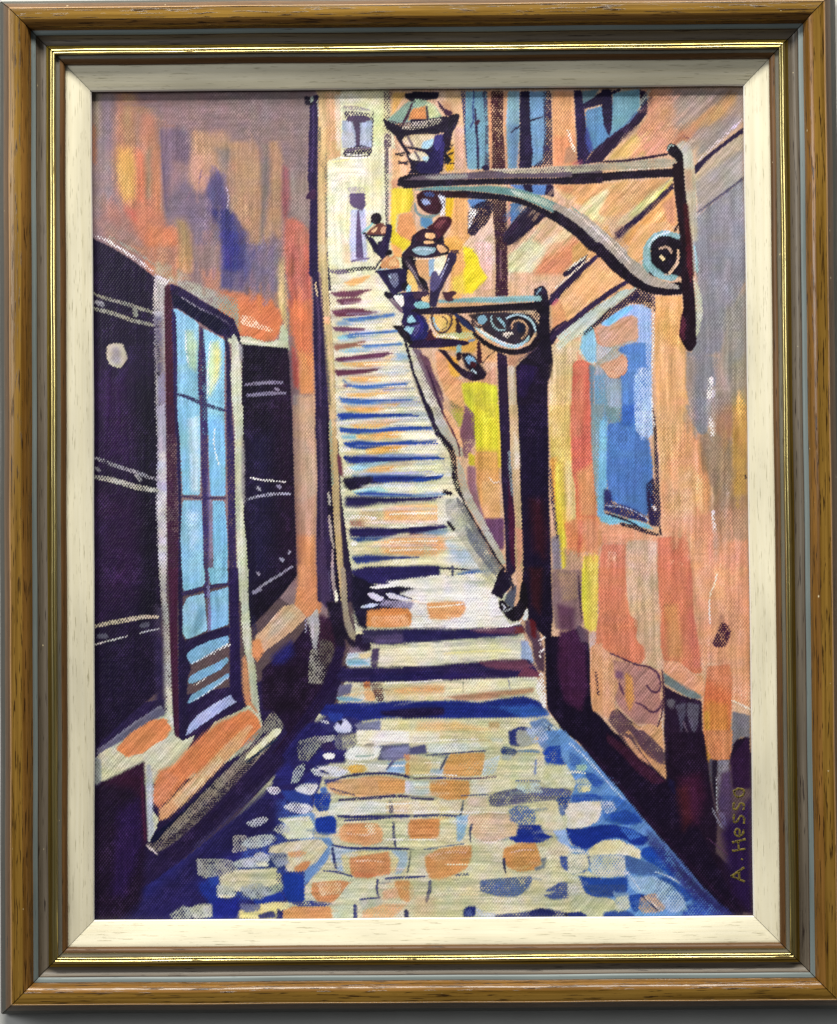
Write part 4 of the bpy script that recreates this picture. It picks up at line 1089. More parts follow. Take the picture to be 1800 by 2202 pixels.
p d5bc80 128,120 146,120 147,180 127,180 ;f6 gv d1
p c96048 150,108 158,106 166,112 166,140 168,180 148,180 149,130 ;gv f2
p 7ab4bc 160,78 166,74 172,82 170,104 166,110 160,100 154,95 158,88 ;f2
s 1e162c 2.5 155,82 166,74 176,64 ;e4
@2,2
p 140b26 96,-4 125,-4 126,40 126,80 127,110 128,140 128,180 100,180 99,100 98,40 ;gv f1
p 3a0f18 108,84 120,84 124,120 122,140 112,130 ;f12 gv a7
p d0b464 126,-4 149,-4 149,50 150,110 148,140 138,140 132,110 128,60 ;gv f2
p dc9848 127,46 134,44 134,90 129,86 ;f4 gv
p ddca40 132,50 139,48 142,100 142,130 142,148 136,150 133,120 132,80 ;gv f3
p d8c080 140,48 150,48 150,104 144,110 ;f4 gv
p d46c48 149,-4 166,-4 164,20 166,40 170,70 170,100 160,120 152,110 150,60 ;gv f2
p d07c50 140,106 158,100 172,104 172,130 150,136 144,130 ;f4 gv
p c05c40 153,104 158,104 157,130 153,130 ;f4 gv
p 887c88 128,120 136,116 138,150 130,150 ;f4 gv
p 7c5c60 130,150 144,150 156,150 156,180 130,180 ;f5 gv d1
p b49078 140,130 156,134 158,150 144,152 ;f6 gv
p d8d23a 158,137 172,136 172,180 157,180 ;gv f2
p ece4dc 0,0 1,1 1,2
s 2c2040 2.8 127,56 129,80 132,104 134,120 ;d4 e6
@2,3
p 130a20 100,-4 128,-4 130,40 128,60 150,60 164,66 165,110 166,130 180,150 180,176 140,150 124,126 122,60 108,50 104,30 ;gv f1
p 2c0f1a 108,-4 120,-4 118,40 110,30 ;f6 gv
p 84686c 129,0 156,-2 156,30 158,48 150,54 132,53 129,30 ;gv f3
p 9a7c68 134,0 152,0 152,24 140,28 ;f5 gv d2
p 5c3a50 134,30 150,34 150,54 136,54 ;f5 gv
s 2a1830 2.2 154,4 155,24 157,44 ;d3
p d8d438 157,-4 171,-4 171,40 170,56 160,52 157,30 ;gv f2
p 3a1838 136,56 150,54 160,66 162,110 156,130 140,120 134,90 ;f5 gv
p 5a4458 152,50 162,54 164,66 156,66 ;f3
p b0a8a0 163,58 170,56 170,66 164,72 ;d3 f2
p d0986c 165,70 176,66 176,130 167,130 165,110 ;gv f2
s 2a1830 1.8 170,94 172,114 ;d4
p 503848 104,44 112,46 118,60 122,76 122,94 116,92 112,80 110,66 104,56 ;f3 gv
p 5c1820 108,44 114,46 114,62 110,60 ;f3
s f8f0e8 1.0 117,64 122,61
s f8f0e8 1.2 118,67 118,68
s f8f0e8 1.2 121,72 118,75
s f8f0e8 1.2 118,78 118,79
s f8f4ec 4.4 119,96 119,104 121,114 122,125 ;d5
@2,0
b 130 22 3 90,110 170,98 170,150 140,176 88,176 ;gd a6
@3,0
b 160 30 4 60,10 158,10 158,26 100,70 40,66 ;gd a6
b 120 26 4 4,94 94,92 90,120 60,166 20,120 ;gd a5
@3,1
b 120 30 5 112,0 160,0 160,170 118,170 ;gv a5
b 70 30 4 80,50 104,50 108,170 82,170 ;gv a5
@3,2
b 200 34 5 84,0 160,0 160,170 90,170 ;gv a6
b 70 24 4 2,108 80,120 80,170 2,170 ;gv a5
@3,3
b 170 26 4 24,0 160,0 160,120 124,90 84,84 30,74 ;gv a5
@2,1
b 60 24 3 126,96 174,80 174,170 127,174 ;gv a5
@2,2
b 110 26 3 128,0 172,0 172,130 136,130 ;gv a6
@F
p d8a286 1180,1080 1545,1060 1545,1450 1450,1400 1240,1360 1215,1300 1215,1120 ;f12 gv a4
p dca884 1360,700 1440,740 1440,1100 1370,1100 ;f12 gv a4
p 8d8a96 1440,440 1550,380 1550,800 1450,900 ;f14 gv a5
p b49c90 1380,190 1545,190 1545,240 1440,330 ;f20 gd a4
@3,1
p 9a9890 20,84 54,76 60,100 50,124 30,124 22,110 ;f3 gd d2
p 98a0ac 22,110 46,124 46,150 40,176 24,176 20,140 ;f4 gv
p 7fa4d0 28,70 44,60 60,54 74,58 74,110 76,176 54,176 46,150 46,124 58,112 62,90 62,66 40,74 ;gv f2
p 6fb0dc 27,72 40,62 56,54 60,60 44,70 32,75 ;f3 gd
p 5a84c8 50,90 74,90 72,130 58,176 46,176 46,150 44,124 ;f5 gv
p 3c68bc 42,96 54,90 54,100 44,99 ;f3
p 9cbce8 58,120 73,116 74,150 74,178 62,178 58,150 ;f3 gv d2
p cc8a6c 20,76 36,74 50,64 58,64 62,70 61,86 44,90 30,96 22,88 ;gd f2
p c2a078 24,86 44,84 60,82 50,90 32,96 ;d3 f3
p cf8660 26,110 40,106 46,100 52,104 51,118 40,124 34,122 ;gd f2
p 6a94b4 20,120 32,120 40,140 44,164 30,164 22,150 ;f4 gv d2
p 82b8cc 10,76 18,72 22,86 24,108 14,108 8,96 ;f3 gv
p 70b4d4 18,150 30,160 34,180 22,180 ;f4 gv
s f0ece8 1.4 76,60 76,90 74,120 74,150 77,176 ;d6
s 2a2040 1.6 76,44 77,60 ;d4
p c9604c 1,108 10,106 18,110 20,130 19,150 18,178 -2,178 ;gv f2
p cc6c54 2,108 10,106 16,112 14,120 2,120 ;f3
p 6a8498 16,110 22,112 20,130 20,170 18,180 17,140 ;f3 gv
@3,2
p c9604c -2,-4 18,-4 18,30 20,50 22,80 24,100 10,100 0,60 ;gv f2 
p d08c60 4,60 20,50 24,100 8,100 ;f6 gv
p 7c9098 18,-4 30,-4 26,40 24,70 26,100 24,100 20,60 18,30 ;gv f2 d1
p 74b0d0 26,10 33,12 34,50 33,76 30,96 36,102 44,104 40,107 28,105 24,98 24,60 25,30 ;gv f2
p 5078bc 33,14 56,8 60,20 72,28 75,50 76,90 70,100 50,92 34,84 32,60 ;gv f2
p 3f68bc 46,-4 60,-4 62,16 46,16 ;f3
p 6a8890 30,-4 46,-4 45,12 34,12 ;f3 d1
p 9cbce8 58,-4 74,-4 74,26 66,30 60,20 ;d3 gv
p 5684cc 36,34 56,34 54,46 40,44 ;f6 a6
p 26285c 30,74 36,76 38,88 50,90 60,94 70,102 70,106 54,102 40,98 30,94 ;f3 gh d1
p 20183c 69,70 76,64 80,80 82,100 82,110 72,108 70,90 ;d1 f2
p 74b4cc 28,98 40,98 50,102 62,104 72,108 76,112 62,110 48,106 36,108 26,104 ;gh f2
s 1c1430 2 31,97 44,101 56,106 66,112 ;
s b0c4e0 0.5 31,90 48,91 60,96 72,104
s 20162c 3.4 46,107 58,110 68,114 80,117 ;d2 e5
s 1d1428 1.8 82,110 83,117
s 20182c 2.4 75,0 78,20 78,40 79,70 82,100 ;d2 gv
s f0f0f0 1.6 76,91 78,94
s ece4dc 1 74,-2 77,16 ;d6
@1,0
p c99a58 132,8 146,8 140,16 134,26 132,30 ;gv f3
p dcb080 132,60 142,66 148,80 150,84 140,86 138,100 131,96 ;f3 gv
p c99070 131,90 138,88 138,120 131,120 ;f3
p dcc43c 131,98 150,96 152,108 148,120 136,122 134,150 130,140 ;gv f3
p d2905c 138,122 150,120 155,140 150,150 134,148 ;f3
p d8c030 130,128 136,140 150,148 146,154 136,160 130,150 ;f3
p e0a060 130,148 140,154 142,162 134,162 ;f3
@2,1
p e0a868 36,8 46,2 50,20 44,50 30,56 34,30 ;f4 gv
p e4d22c 46,0 54,2 60,10 62,18 69,29 62,36 54,44 46,44 44,30 48,18 ;f3 gd
p dcc050 36,30 46,24 48,44 36,42 ;f5
p d8b4a0 56,-4 72,-4 74,40 64,40 70,30 62,18 60,6 ;f3 gv d1
p d0a050 12,64 40,64 60,82 60,100 24,96 16,80 ;f4
p dca878 60,90 78,86 78,108 64,108 56,100 ;f4
p dca040 24,100 40,104 44,120 36,124 26,112 ;f4
p d09468 20,98 30,100 34,120 46,126 40,140 30,140 22,118 ;f4 gd
p c89478 44,124 60,126 76,112 78,130 60,130 ;f4 gv
p cfcc38 44,128 60,126 78,130 80,180 52,180 50,150 42,140 ;gv f3
p d4a06c 28,130 44,128 48,150 56,176 44,170 36,150 ;f4 gd
p 6a6848 34,144 44,150 46,166 38,162 ;f3 d3
p 785060 48,153 54,156 56,180 42,180 44,168 ;f2
p b49074 88,100 110,92 100,106 94,112 88,110 ;f3
@2,2
p d4cc34 56,-4 80,-4 81,40 82,54 76,54 70,40 58,40 ;gv f3
p a4a040 34,0 46,0 48,14 42,17 ;f4 d3
p 785060 48,-4 56,4 57,30 50,46 46,44 44,20 ;f2 gv d2
p b8ac34 51,40 58,44 58,53 51,52 ;f2
p d4985c 58,40 78,40 80,64 80,102 64,102 58,70 57,52 ;gv f3
p d4a46c 64,66 80,70 80,102 64,102 ;f4
p 8c6470 50,53 58,54 58,70 62,90 66,102 62,100 54,84 50,70 ;f3 gv
p 6a4468 64,102 84,102 84,130 80,132 74,124 66,110 ;f3 gv
p e4cc3c 78,10 81,10 82,50 79,55 ;f2
s efd8c0 1 70,64 74,69 80,68 
@2,1
p 34182a 77,-4 87,-4 87,20 88,47 76,47 77,20 ;gv d0 e4
s 6c4c58 1.6 81,4 81,30 ;d2
p 241630 78,98 87,102 88,130 89,150 91,180 81,180 79,140 ;gv e4
p b8ac94 88,112 94,110 95,130 96,160 97,180 91,180 89,150 ;gv d1 e5
p b0846c 88,103 100,100 108,96 100,106 94,112 88,110 ;f2
@2,2
p 201430 80,-4 89,-4 90,20 90,40 92,70 94,100 96,130 96,150 90,156 86,150 85,110 82,70 81,40 ;gv e3
p 401430 89,60 94,100 97,130 95,150 90,140 88,100 ;f4
p b8a07c 89,-4 97,-4 98,30 99,60 100,90 101,120 102,150 100,170 97,180 96,160 94,130 95,100 92,60 90,30 ;gv e4
p d8ccb0 93,20 98,30 99,56 94,56 ;f4
s 7f8890 2.6 89,40 90,60 92,80 ;d3
p cc9478 95,110 101,112 101,140 97,150 ;f3
@2,3
p c49c80 95,-4 101,-4 100,16 97,30 94,34 96,14 ;f2
@1,1
p 6e5a68 150,95 158,96 162,106 168,118 174,132 180,150 176,170 170,150 162,130 154,112 ;gd f2
s 5a3c50 3 158,100 164,114 170,130 178,150 
s 150f24 2.6 142,82 146,96 150,112 154,126 160,142 166,156 172,166 178,176 ;e5
s b4b0a0 3.0 151,98 155,110 160,122 166,136 172,150 180,166 ;d1 e5
@2,1
p 9a9488 0,104 10,128 18,144 26,158 34,176 22,180 14,160 6,140 -2,120 ;d2 f2
s 16102a 3.4 -2,112 5,130 10,144 16,160 22,176 ;e5
p b8b8a4 0,98 6,112 14,130 22,146 28,160 32,178 24,178 16,156 8,134 0,116 ;d2 e4
p 5c3c50 6,100 14,104 18,118 26,134 28,146 20,130 12,114 ;f2 gd
s 2c1430 1.6 12,112 18,128 22,142 28,158 36,174
@2,2
s 1a1428 3.6 13,-4 18,8 22,18 26,26 32,32 36,38 ;e6
p a4a494 18,-2 24,-2 30,12 38,24 44,34 46,44 40,44 34,34 26,24 20,12 ;d2 e4
p d8a878 28,0 34,4 42,20 46,36 42,34 34,20 28,8 ;f2 gd
s 4a2438 1.4 26,2 36,20 42,34 43,44
s 16101e 5.4 24,24 28,29 35,37 37,50 38,62 40,70 44,78 48,84 ;e6 d1
p b0ae9c 24,40 34,44 36,60 30,56 26,50 ;d4
p a8a898 41,46 46,56 50,72 56,86 64,100 72,116 80,130 86,144 80,146 70,126 60,106 50,90 44,76 41,60 ;d1 e5
p 6c6c70 40,82 48,90 56,104 64,118 72,132 80,144 84,150 78,158 66,142 54,124 46,108 40,92 ;gd d1 e5
s 1c1828 2 46,86 54,100 62,114 72,130 80,144 86,150
p a4a498 30,84 38,84 46,98 56,116 70,138 78,152 76,162 66,156 56,140 44,122 34,108 30,94 ;gd d3 e8
s 1a1224 3.6 29,77 35,79 ;e8
s 1a1224 3 32,106 37,112
p 6a6c78 48,108 58,118 66,132 74,146 78,156 70,150 58,134 50,120 ;gd f3 d1
s 17101e 4 84,148 80,154 78,162 ;
@2,3
p 1a1228 82,0 90,0 92,10 90,16 84,20 83,26 76,22 72,20 76,10 ;e4
p 4c5060 86,22 92,14 96,12 96,24 94,34 88,32 84,28 ;f2
p c9a07c 97,-4 101,0 100,20 96,34 93,32 96,20 ;f2
p 120d16 79,27 84,26 88,32 94,33 98,28 100,10 104,10 107,28 104,38 99,45 92,47 86,42 84,38 80,35 ;e4
s b0b4b8 2 82,30 85,32 84,35
s 8a8c90 1.6 82,37 87,36 91,34
p c8d0c0 101,44 104,36 106,34 107,40 105,46 ;e3
p 34303c 88,4 92,8 94,14 92,18 ;
@1,0
p 7f9a90 127,34 136,26 144,18 150,16 164,16 172,22 180,34 176,38 150,36 132,38 ;f2
p bf7c4c 150,24 162,20 166,33 146,34 ;f2
p c0c490 164,16 172,20 178,32 168,34 ;f2
p 120c20 143,9 168,8 172,12 164,15 154,18 148,16 144,13 ;e3
s 3a1e34 2.6 150,19 146,30 141,38
s 3a2a38 1.6 163,22 165,34
p 3a2838 128,34 140,37 160,34 178,33 180,40 160,43 136,42 ;d2 
@2,0
p 120c20 0,7 24,8 22,14 10,16 2,14 -6,12 ;e3
p 8ea48c 0,14 12,16 20,22 28,32 20,32 6,30 ;f2
p b4bc88 12,18 18,20 24,30 14,32 ;f2
p bf7c4c 2,24 11,20 12,33 0,34 ;f2
p 3a1e34 22,16 30,24 36,26 36,31 30,30 24,22 ;
s 3a2a38 1.6 12,22 13,33
p 1a1128 -3,33 14,33 30,30 36,32 40,28 43,29 41,36 36,44 33,50 30,46 16,45 -4,47 ;e3
p 1a1128 30,44 36,44 34,58 30,62 28,74 27,82 20,84 4,84 -6,84 ;e3
p 7c9aa8 0,48 20,48 18,60 2,60 ;f2
p d8b884 0,49 10,49 8,55 0,56 ;f3
p a4b0a0 0,64 10,64 14,72 6,74 -2,70 ;f2
p 2c2460 18,48 27,47 29,58 27,72 26,80 12,84 4,80 14,72 16,60 ;f2 gv
p 5c5490 20,50 25,48 25,56 20,58 ;f3
p 14101c 29,58 36,60 30,64 36,72 30,76 38,74 28,75 ;
p 241428 29,50 35,50 34,58 30,60 ;d2
@1,0
p 150e22 123,32 130,36 140,40 156,42 176,42 176,47 148,48 141,54 146,62 150,66 160,70 176,74 176,86 150,84 148,74 144,64 139,56 134,48 126,42 ;e3
p c0a880 142,50 150,48 164,47 172,48 168,58 150,58 144,56 ;f2
p 86b0c4 156,50 168,50 165,58 154,58 ;f2
s 5c4654 3 148,50 153,58
p c0b088 147,66 158,64 164,66 162,72 150,71 ;f2
s 4c3848 3 156,65 158,71
p 1a1440 160,60 176,52 176,86 158,84 152,78 160,72 ;f2 
s 16101e 1.4 135,66 141,67
s 16101e 1.4 138,73 145,75
@1,0
p 0f0a18 138,88 148,84 160,84 176,84 178,96 160,96 146,97 136,95 ;e4
s 8090a0 1.8 156,88 166,86 178,85
@2,0
p 5a4c5c 4,86 30,84 50,83 70,81 90,80 110,79 140,77 176,75 176,86 140,88 100,88 60,89 10,92 -10,90 ;gh f2
p 8f8c8c 10,87 30,85 50,84 50,88 20,90 ;f3
p b0a890 70,80 100,79 140,77 176,75 176,80 130,83 90,84 ;d2 gh
p 120b1c -10,90 20,90 60,89 90,88 130,88 176,84 176,93 150,94 110,94 70,94 40,95 10,97 -10,98 ;gh e4
p 5f8486 0,99 10,97 24,96 50,96 70,95 88,97 100,99 116,104 130,110 142,116 154,124 166,134 178,146 178,156 164,142 148,130 132,122 116,114 100,107 86,104 70,102 50,100 26,100 10,100 ;f2 gd
p a8b8ac 90,99 106,103 122,108 138,116 150,122 146,124 130,117 112,110 94,104 ;d1 f2
p a09084 140,118 154,126 168,138 178,148 178,154 164,142 148,130 138,124 ;f3
p 120b1c 20,100 50,100 70,102 86,104 100,107 116,114 132,122 148,130 164,142 178,158 178,172 166,158 150,142 136,132 120,122 106,115 90,110 70,108 50,107 26,106 22,104 ;gd e4
p 240d14 26,100 40,101 50,102 50,107 28,105 ;f2
@3,0
p 7f7470 0,78 16,76 30,74 30,80 0,82 ;gh f2
p 9c9684 28,74 50,72 70,70 90,70 98,72 98,77 70,80 40,80 16,82 0,84 0,80 ;gh f2 d1
s d8d4b8 1 40,82 60,80 80,80 92,79 ;d4
s 241428 2.4 28,73 50,72 70,69 88,66 ;
p 160c1c 0,84 30,83 60,81 94,79 98,78 98,87 70,88 40,90 10,93 0,94 ;gh e4
p 100a14 88,60 92,55 98,58 103,64 104,72 100,76 96,70 90,66 ;e3
s 8c9c98 1.8 89,62 91,57 95,58
p 180a14 94,76 104,70 105,90 107,110 109,130 111,150 112,176 98,180 100,140 98,120 95,96 ;gv e4
p 3a1018 104,112 108,112 112,150 114,180 108,180 106,140 ;f3
p a09890 -2,116 8,124 18,132 30,142 40,152 50,162 60,172 64,180 50,180 36,164 20,148 6,134 -2,128 ;gd f2 d1
s 7a9a94 1.4 0,115 10,124 20,132
p 120a18 -2,126 10,136 22,148 34,160 44,170 52,180 36,180 24,166 12,150 2,138 -2,134 ;gd e4
p 241838 0,170 10,162 20,156 27,158 20,166 8,176 0,184 ;gd e4
@3,0
p 78a0a4 66,166 67,152 73,142 82,136 92,136 100,141 101,148 94,146 86,143 78,147 73,156 72,168 76,178 66,178 ;f2
p 120c18 73,160 74,150 80,144 90,143 98,147 104,150 108,180 72,180 ;f2
p b08a5c 83,153 92,152 98,156 100,164 96,176 93,176 92,166 89,160 84,160 80,165 79,172 78,166 ;f2 d1
s d0c490 2.6 84,164 87,167 83,166
s 1a0c14 2 94,140 98,134 100,130
@3,1
p 78a0a4 66,-4 73,-4 74,10 78,17 86,22 94,22 100,16 99,28 96,32 80,30 70,20 66,10 ;f2
p 120c18 73,-4 92,-8 95,6 92,16 86,21 78,18 74,10 ;f2
s c8b890 3.2 82,10 86,7 85,11
s b8a088 3.6 96,2 99,8 98,16 92,24 86,27 ;f2
p a39890 38,-4 46,0 56,12 62,22 72,30 84,35 98,36 96,38 80,37 68,32 56,24 44,10 ;gd f2
p 9c9084 36,-4 48,4 60,14 66,22 60,26 48,14 ;f3 d1
p 120a18 20,-4 34,-4 44,10 52,20 60,28 70,33 80,37 96,38 102,34 106,30 106,40 100,45 88,46 76,44 64,38 52,30 40,18 28,8 ;gd e4
s 3a1018 1.4 80,41 92,42 100,40
p 180a16 98,-4 106,-4 110,10 113,30 115,50 116,70 116,92 112,98 107,97 103,90 100,84 101,70 104,58 103,44 102,30 99,20 ;gv e3
p 481420 106,0 111,0 112,20 111,34 108,20 ;f2 d1
p 4a1c2c 103,62 106,70 105,88 101,84 101,72 ;f3
s 8fb4b4 2 114,0 116,10 117,24 
p b8c0a4 114,30 118,38 121,48 122,62 119,78 116,84 116,60 ;f2 d2
@3,1
p 241838 -2,24 10,14 20,6 26,6 22,12 10,22 -2,34 ;gd e4
s d8d8b8 2 -4,22 6,14 16,8 ;d5
s d4c8a0 1.2 0,34 12,24 24,14 ;d5
p d8a060 0,36 20,20 46,26 30,44 0,62 ;gd f3 a6
p 241732 -2,60 20,48 40,32 54,26 60,30 50,40 34,48 16,60 -2,72 ;gd e4
s 5a4468 1.4 6,58 24,46 42,34 ;f3
p b8c0a8 -2,76 14,64 34,50 50,38 60,34 62,38 50,48 34,60 16,74 0,86 ;gd e3 
p 8ab0c0 40,42 54,32 60,34 48,44 ;f3
p 1e1430 24,70 36,60 50,48 62,38 70,36 74,44 76,54 72,58 62,54 56,52 44,58 32,66 ;d2 e6
s 16101e 2.4 18,74 26,68 36,58
s 16101e 2 7,82 10,80
@2,1
p dcc898 90,150 90,150 91,151
p d8b080 128,50 150,30 176,10 176,50 150,72 130,84 ;gd f3
p cf9468 128,52 150,44 150,64 130,78 ;f4
p 1e1430 124,52 130,44 146,30 160,18 176,4 176,14 160,28 146,40 132,52 126,56 ;gd e4
s ece4c4 2.2 128,46 142,32 156,18 170,6 ;d4
s d8c898 1.6 134,50 150,38 166,24 ;d5
p 1f1430 124,84 130,76 146,66 162,56 176,46 176,54 160,66 144,76 134,84 130,92 124,90 ;gd e4
s 5c4054 1.6 132,78 148,68 166,56 ;f3
p b8c0ac 132,92 142,84 156,74 170,62 176,60 176,66 160,82 146,88 136,96 ;gd f3 d1
s c06070 2 130,54 134,50 ;f3
p 140d1e 92,72 114,58 124,52 126,80 128,90 130,110 127,122 124,130 116,112 104,110 98,108 104,104 112,92 115,80 ;f1
p 140d1e 112,40 120,36 124,40 126,50 127,60 125,84 116,84 114,60 112,50 ;e3
s 7890a4 2.4 115,44 118,40
p 7fa8ac 22,50 50,48 80,47 104,46 119,46 119,51 90,52 60,54 24,54 ;gh f2
p c89c70 22,53 50,52 80,53 60,56 30,58 22,56 ;f2
p 120c18 -4,56 20,57 50,56 80,54 110,52 122,52 122,60 90,60 60,62 30,63 -4,64 ;gh e3
p 78aab4 0,52 8,51 14,53 16,57 8,58 2,56 ;f2
p 160e20 16,60 24,60 28,62 40,62 52,70 58,78 46,72 38,64 ;
p 1c2040 40,64 50,70 58,78 56,80 48,76 42,70 ;
s 3a2830 1.6 18,64 16,70 20,78 26,82 32,78 36,70 35,65 30,63 ;
s 8a6a4c 1.2 20,66 20,74 26,79 31,76 33,70
p dcb45c 22,66 28,65 31,69 28,74 23,73 ;f2
s 86b4c0 1.8 19,70 20,76 23,78
p 281828 41,70 44,74 46,82 39,82 39,74
p b0b888 20,82 40,80 56,80 57,86 40,86 24,86 ;gh f2 d1
p 1d1030 0,86 20,85 40,87 52,89 50,92 30,94 0,95 -6,94 ;gh e3
s 7088a8 2 52,88 57,87
s 78a4ac 4.4 42,94 42,100 ;f2
s 241018 4.4 42,101 42,104 
p 1c0e20 22,96 30,97 38,108 46,114 54,118 60,120 66,116 68,120 64,124 56,126 46,122 38,114 30,104 ;e3
p 180e1e 44,100 52,99 58,104 62,110 68,118 66,124 56,122 48,112 ;f2
p 7aa4c0 47,104 52,101 58,106 58,112 51,110 ;f2
p 3a1018 52,107 58,108 58,114 53,112
s a8c0c8 1.6 54,115 58,118
p 3a1a24 59,88 62,88 64,110 59,108 ;gv
s 141018 0.8 64,109 70,102 76,97
p 2a2228 50,64 60,62 112,60 110,78 104,88 90,88 76,80 60,72 ;f2
p c0a488 86,62 106,60 114,60 114,72 108,64 ;d2 f2
s 2a1a20 2.0 55,66 54,72 58,76 66,75 70,70 68,64
p 7aa6bc 59,66 66,64 69,68 66,73 61,72 ;f2
s 3c3038 2.4 74,64 73,72 78,80 86,82
s 8cc0cc 1.8 78,68 81,72 83,75
s 86a4b0 2.4 76,64 82,63 90,65
p 16101c 84,70 90,68 92,76 84,77 ;
s 7890a0 3 92,66 98,63 106,66 112,72 113,80 
s 14101c 3.4 88,78 89,70 94,67 102,66 108,74 107,84 102,88
s b08a6c 1.5 92,75 93,70 98,68 104,71 106,77 104,82
p 141828 95,72 101,72 104,78 100,82 95,78 ;f2
p d8ccb0 90,78 96,80 92,84 86,84 ;d4
p d8c0a0 62,76 70,78 78,84 72,84 ;d3 f2
s 80b0bc 2.6 58,76 66,82 76,88 88,93 98,92 106,87 109,82 ;f1
s b8d0d4 1 60,78 70,85 84,91 96,91
p 160d1c 56,78 62,86 72,93 84,97 98,96 108,92 113,84 118,86 116,94 104,100 90,101 76,97 66,90 58,84 ;e3
s 6c4c54 1.2 98,106 106,101 114,94
@1,0
p 120c18 112,124 118,120 121,123 121,130 118,132 112,130 ;e3
p 6c3c38 118,130 124,130 124,138 120,142 110,142 108,139 ;f2
p d0a078 114,134 120,131 118,138 110,139 ;f2
s 6ab4b8 1.2 104,139 109,134 113,131
s 120d1c 2.4 104,139 110,141 116,142 126,142
p 1c1438 108,142 114,144 120,152 124,158 120,162 114,156 ;e3
p c8d0b0 115,143 121,143 118,148 ;
p 1c1438 126,130 132,132 131,142 128,152 130,160 126,166 120,162 122,150 ;e3
p 2a1c40 118,146 124,142 126,156 122,158 ;
s 120d1c 3 120,160 128,158 124,168 118,176
@1,1
p c09470 120,12 128,8 134,14 132,18 122,18 ;f2
s b0b8c8 1.6 122,17 130,15 
p 1e1640 118,22 128,21 140,20 144,30 144,40 136,44 130,40 124,34 ;e3
p 6878a0 128,25 136,22 137,32 132,34 ;d2 f2
p d8a870 136,10 138,14 139,20 132,20 ;
p 110c1c 140,10 148,6 154,12 158,24 164,34 166,42 160,38 154,28 150,24 148,36 144,42 140,40 142,26 ;e3
p dcc070 146,22 150,24 156,36 154,41 149,40 146,34 ;f2
p 1a1230 124,42 136,44 148,42 160,42 164,46 158,56 150,60 146,66 140,58 132,50 126,48 ;e3
p 8aa8b4 134,46 140,44 142,50 138,52 ;f3
p 2a1f50 142,46 150,44 156,52 150,62 144,58 ;f2
p d8b06c 158,46 166,46 168,50 162,52 ;
p 78aab4 152,52 162,51 168,54 164,58 156,57 ;f2
s 8a7480 1.6 130,48 136,54 142,62
p 1f1840 143,62 150,60 160,64 166,74 164,84 156,92 150,90 144,80 140,70 ;e3
p 86b0c0 146,66 150,64 153,70 148,72 ;f2
p 86b0c0 144,74 150,74 150,80 146,80 ;f2
p 352a78 152,68 160,70 162,80 154,84 ;f2
p 140f1a 133,74 142,74 148,84 152,90 148,92 140,84 ;e3
s 140f1a 3.4 127,46 131,44
p 1d1030 151,88 164,86 176,86 176,94 154,94 ;e3
p d0b898 166,64 170,66 170,74 174,82 172,84 166,76 ;f2
p 3a1828 160,84 168,76 170,84 176,86 164,88 ;
@1,0
p 8a7c90 140,172 150,160 156,150 ;a1
@2,0
p 40141c 16,132 24,124 34,124 36,128 32,136 24,146 20,140 12,138 ;e3
p 5684b0 6,124 16,124 18,130 12,136 6,132 ;f2
s 74888c 2.6 1,112 2,120 8,124 18,124 24,120
p 2a0e18 2,104 10,99 22,100 29,108 29,116 22,122 12,121 4,114 ;e3
p 8fa4d0 7,108 12,107 16,111 12,114 8,112 ;f2
p 3c4c80 8,102 16,101 20,105 12,106 ;d3 f2
p d0d4e4 22,103 29,106 29,122 24,124 27,114 ;d3 f2
p 160e1c -2,142 8,136 16,138 24,144 26,150 32,156 34,160 20,158 -4,160 ;e3
p dcb07c 11,141 18,140 20,142 16,145 11,144 ;f2
p dcb07c 10,147 16,146 19,150 14,152 10,150 ;f2
p 7f9aa4 -4,153 8,153 18,150 24,154 22,158 10,160 -4,160 ;f2
p d8a870 20,151 26,150 31,156 26,158 21,156 ;f2
s 100c16 2 -4,160 10,162 24,160 34,158 41,158
p 2a2038 32,158 40,158 40,164 36,172 33,178 27,178 30,166 ;e3
p d8a870 2,164 14,164 14,180 2,180 ;f2
p 88a8b8 14,164 20,162 18,180 14,180 ;f2
p d8dcb4 19,163 30,160 28,172 26,180 18,180 ;f2
@1,0
p 140e1c 155,140 164,136 174,136 180,144 180,156 160,158 150,160 142,162 148,154 156,150 ;e3
p dcb07c 163,140 170,140 171,145 164,145 ;f2
p dcb07c 162,147 170,146 172,150 164,151 ;f2
p 7f9aa4 152,154 162,152 176,152 176,158 160,160 152,157 ;f2
p 140e1c 141,158 148,158 154,164 158,176 150,176 142,170 ;e3
p d89c60 154,164 166,164 166,176 158,176 ;f2
p 86a4b4 166,164 174,164 174,176 166,176 ;f2
@2,1
p 2a2038 33,6 40,8 39,14 34,24 28,36 24,44 20,56 14,56 15,44 16,30 20,26 24,28 30,14 ;e3
p 4c4878 16,24 22,22 22,34 18,40 15,34 ;d1 f2
p d8a870 2,13 14,13 14,32 8,30 3,20 ;f2
p 88a8b8 14,12 20,12 18,24 14,28 ;f2
p d8dcb4 19,12 29,10 26,20 22,24 18,22 ;f2
p 140e1c -4,12 2,12 4,24 12,34 14,42 8,40 0,28 ;e3
p 6c5c68 0,26 6,36 14,42 10,44 2,36 ;f2
p 3a1c28 26,42 32,43 36,41 39,43 36,47 34,49 37,51 30,51 28,47 ;e2
p 241230 -4,44 14,42 15,52 6,50 0,48 ;e3
p dcb07c 6,47 14,46 14,51 8,50 ;
p 1f1f58 -4,66 10,66 14,76 12,86 -4,88 ;f2
p 5c5494 -2,72 6,70 8,80 0,84 ;d2 f3
@1,1
s 141018 2.4 148,60 158,59 176,60
p 1c1428 154,57 176,57 176,63 156,63 ;
@1,3
p 2c2a68 70,134 96,136 104,140 100,150 90,152 74,150 64,144 ;f3 gh
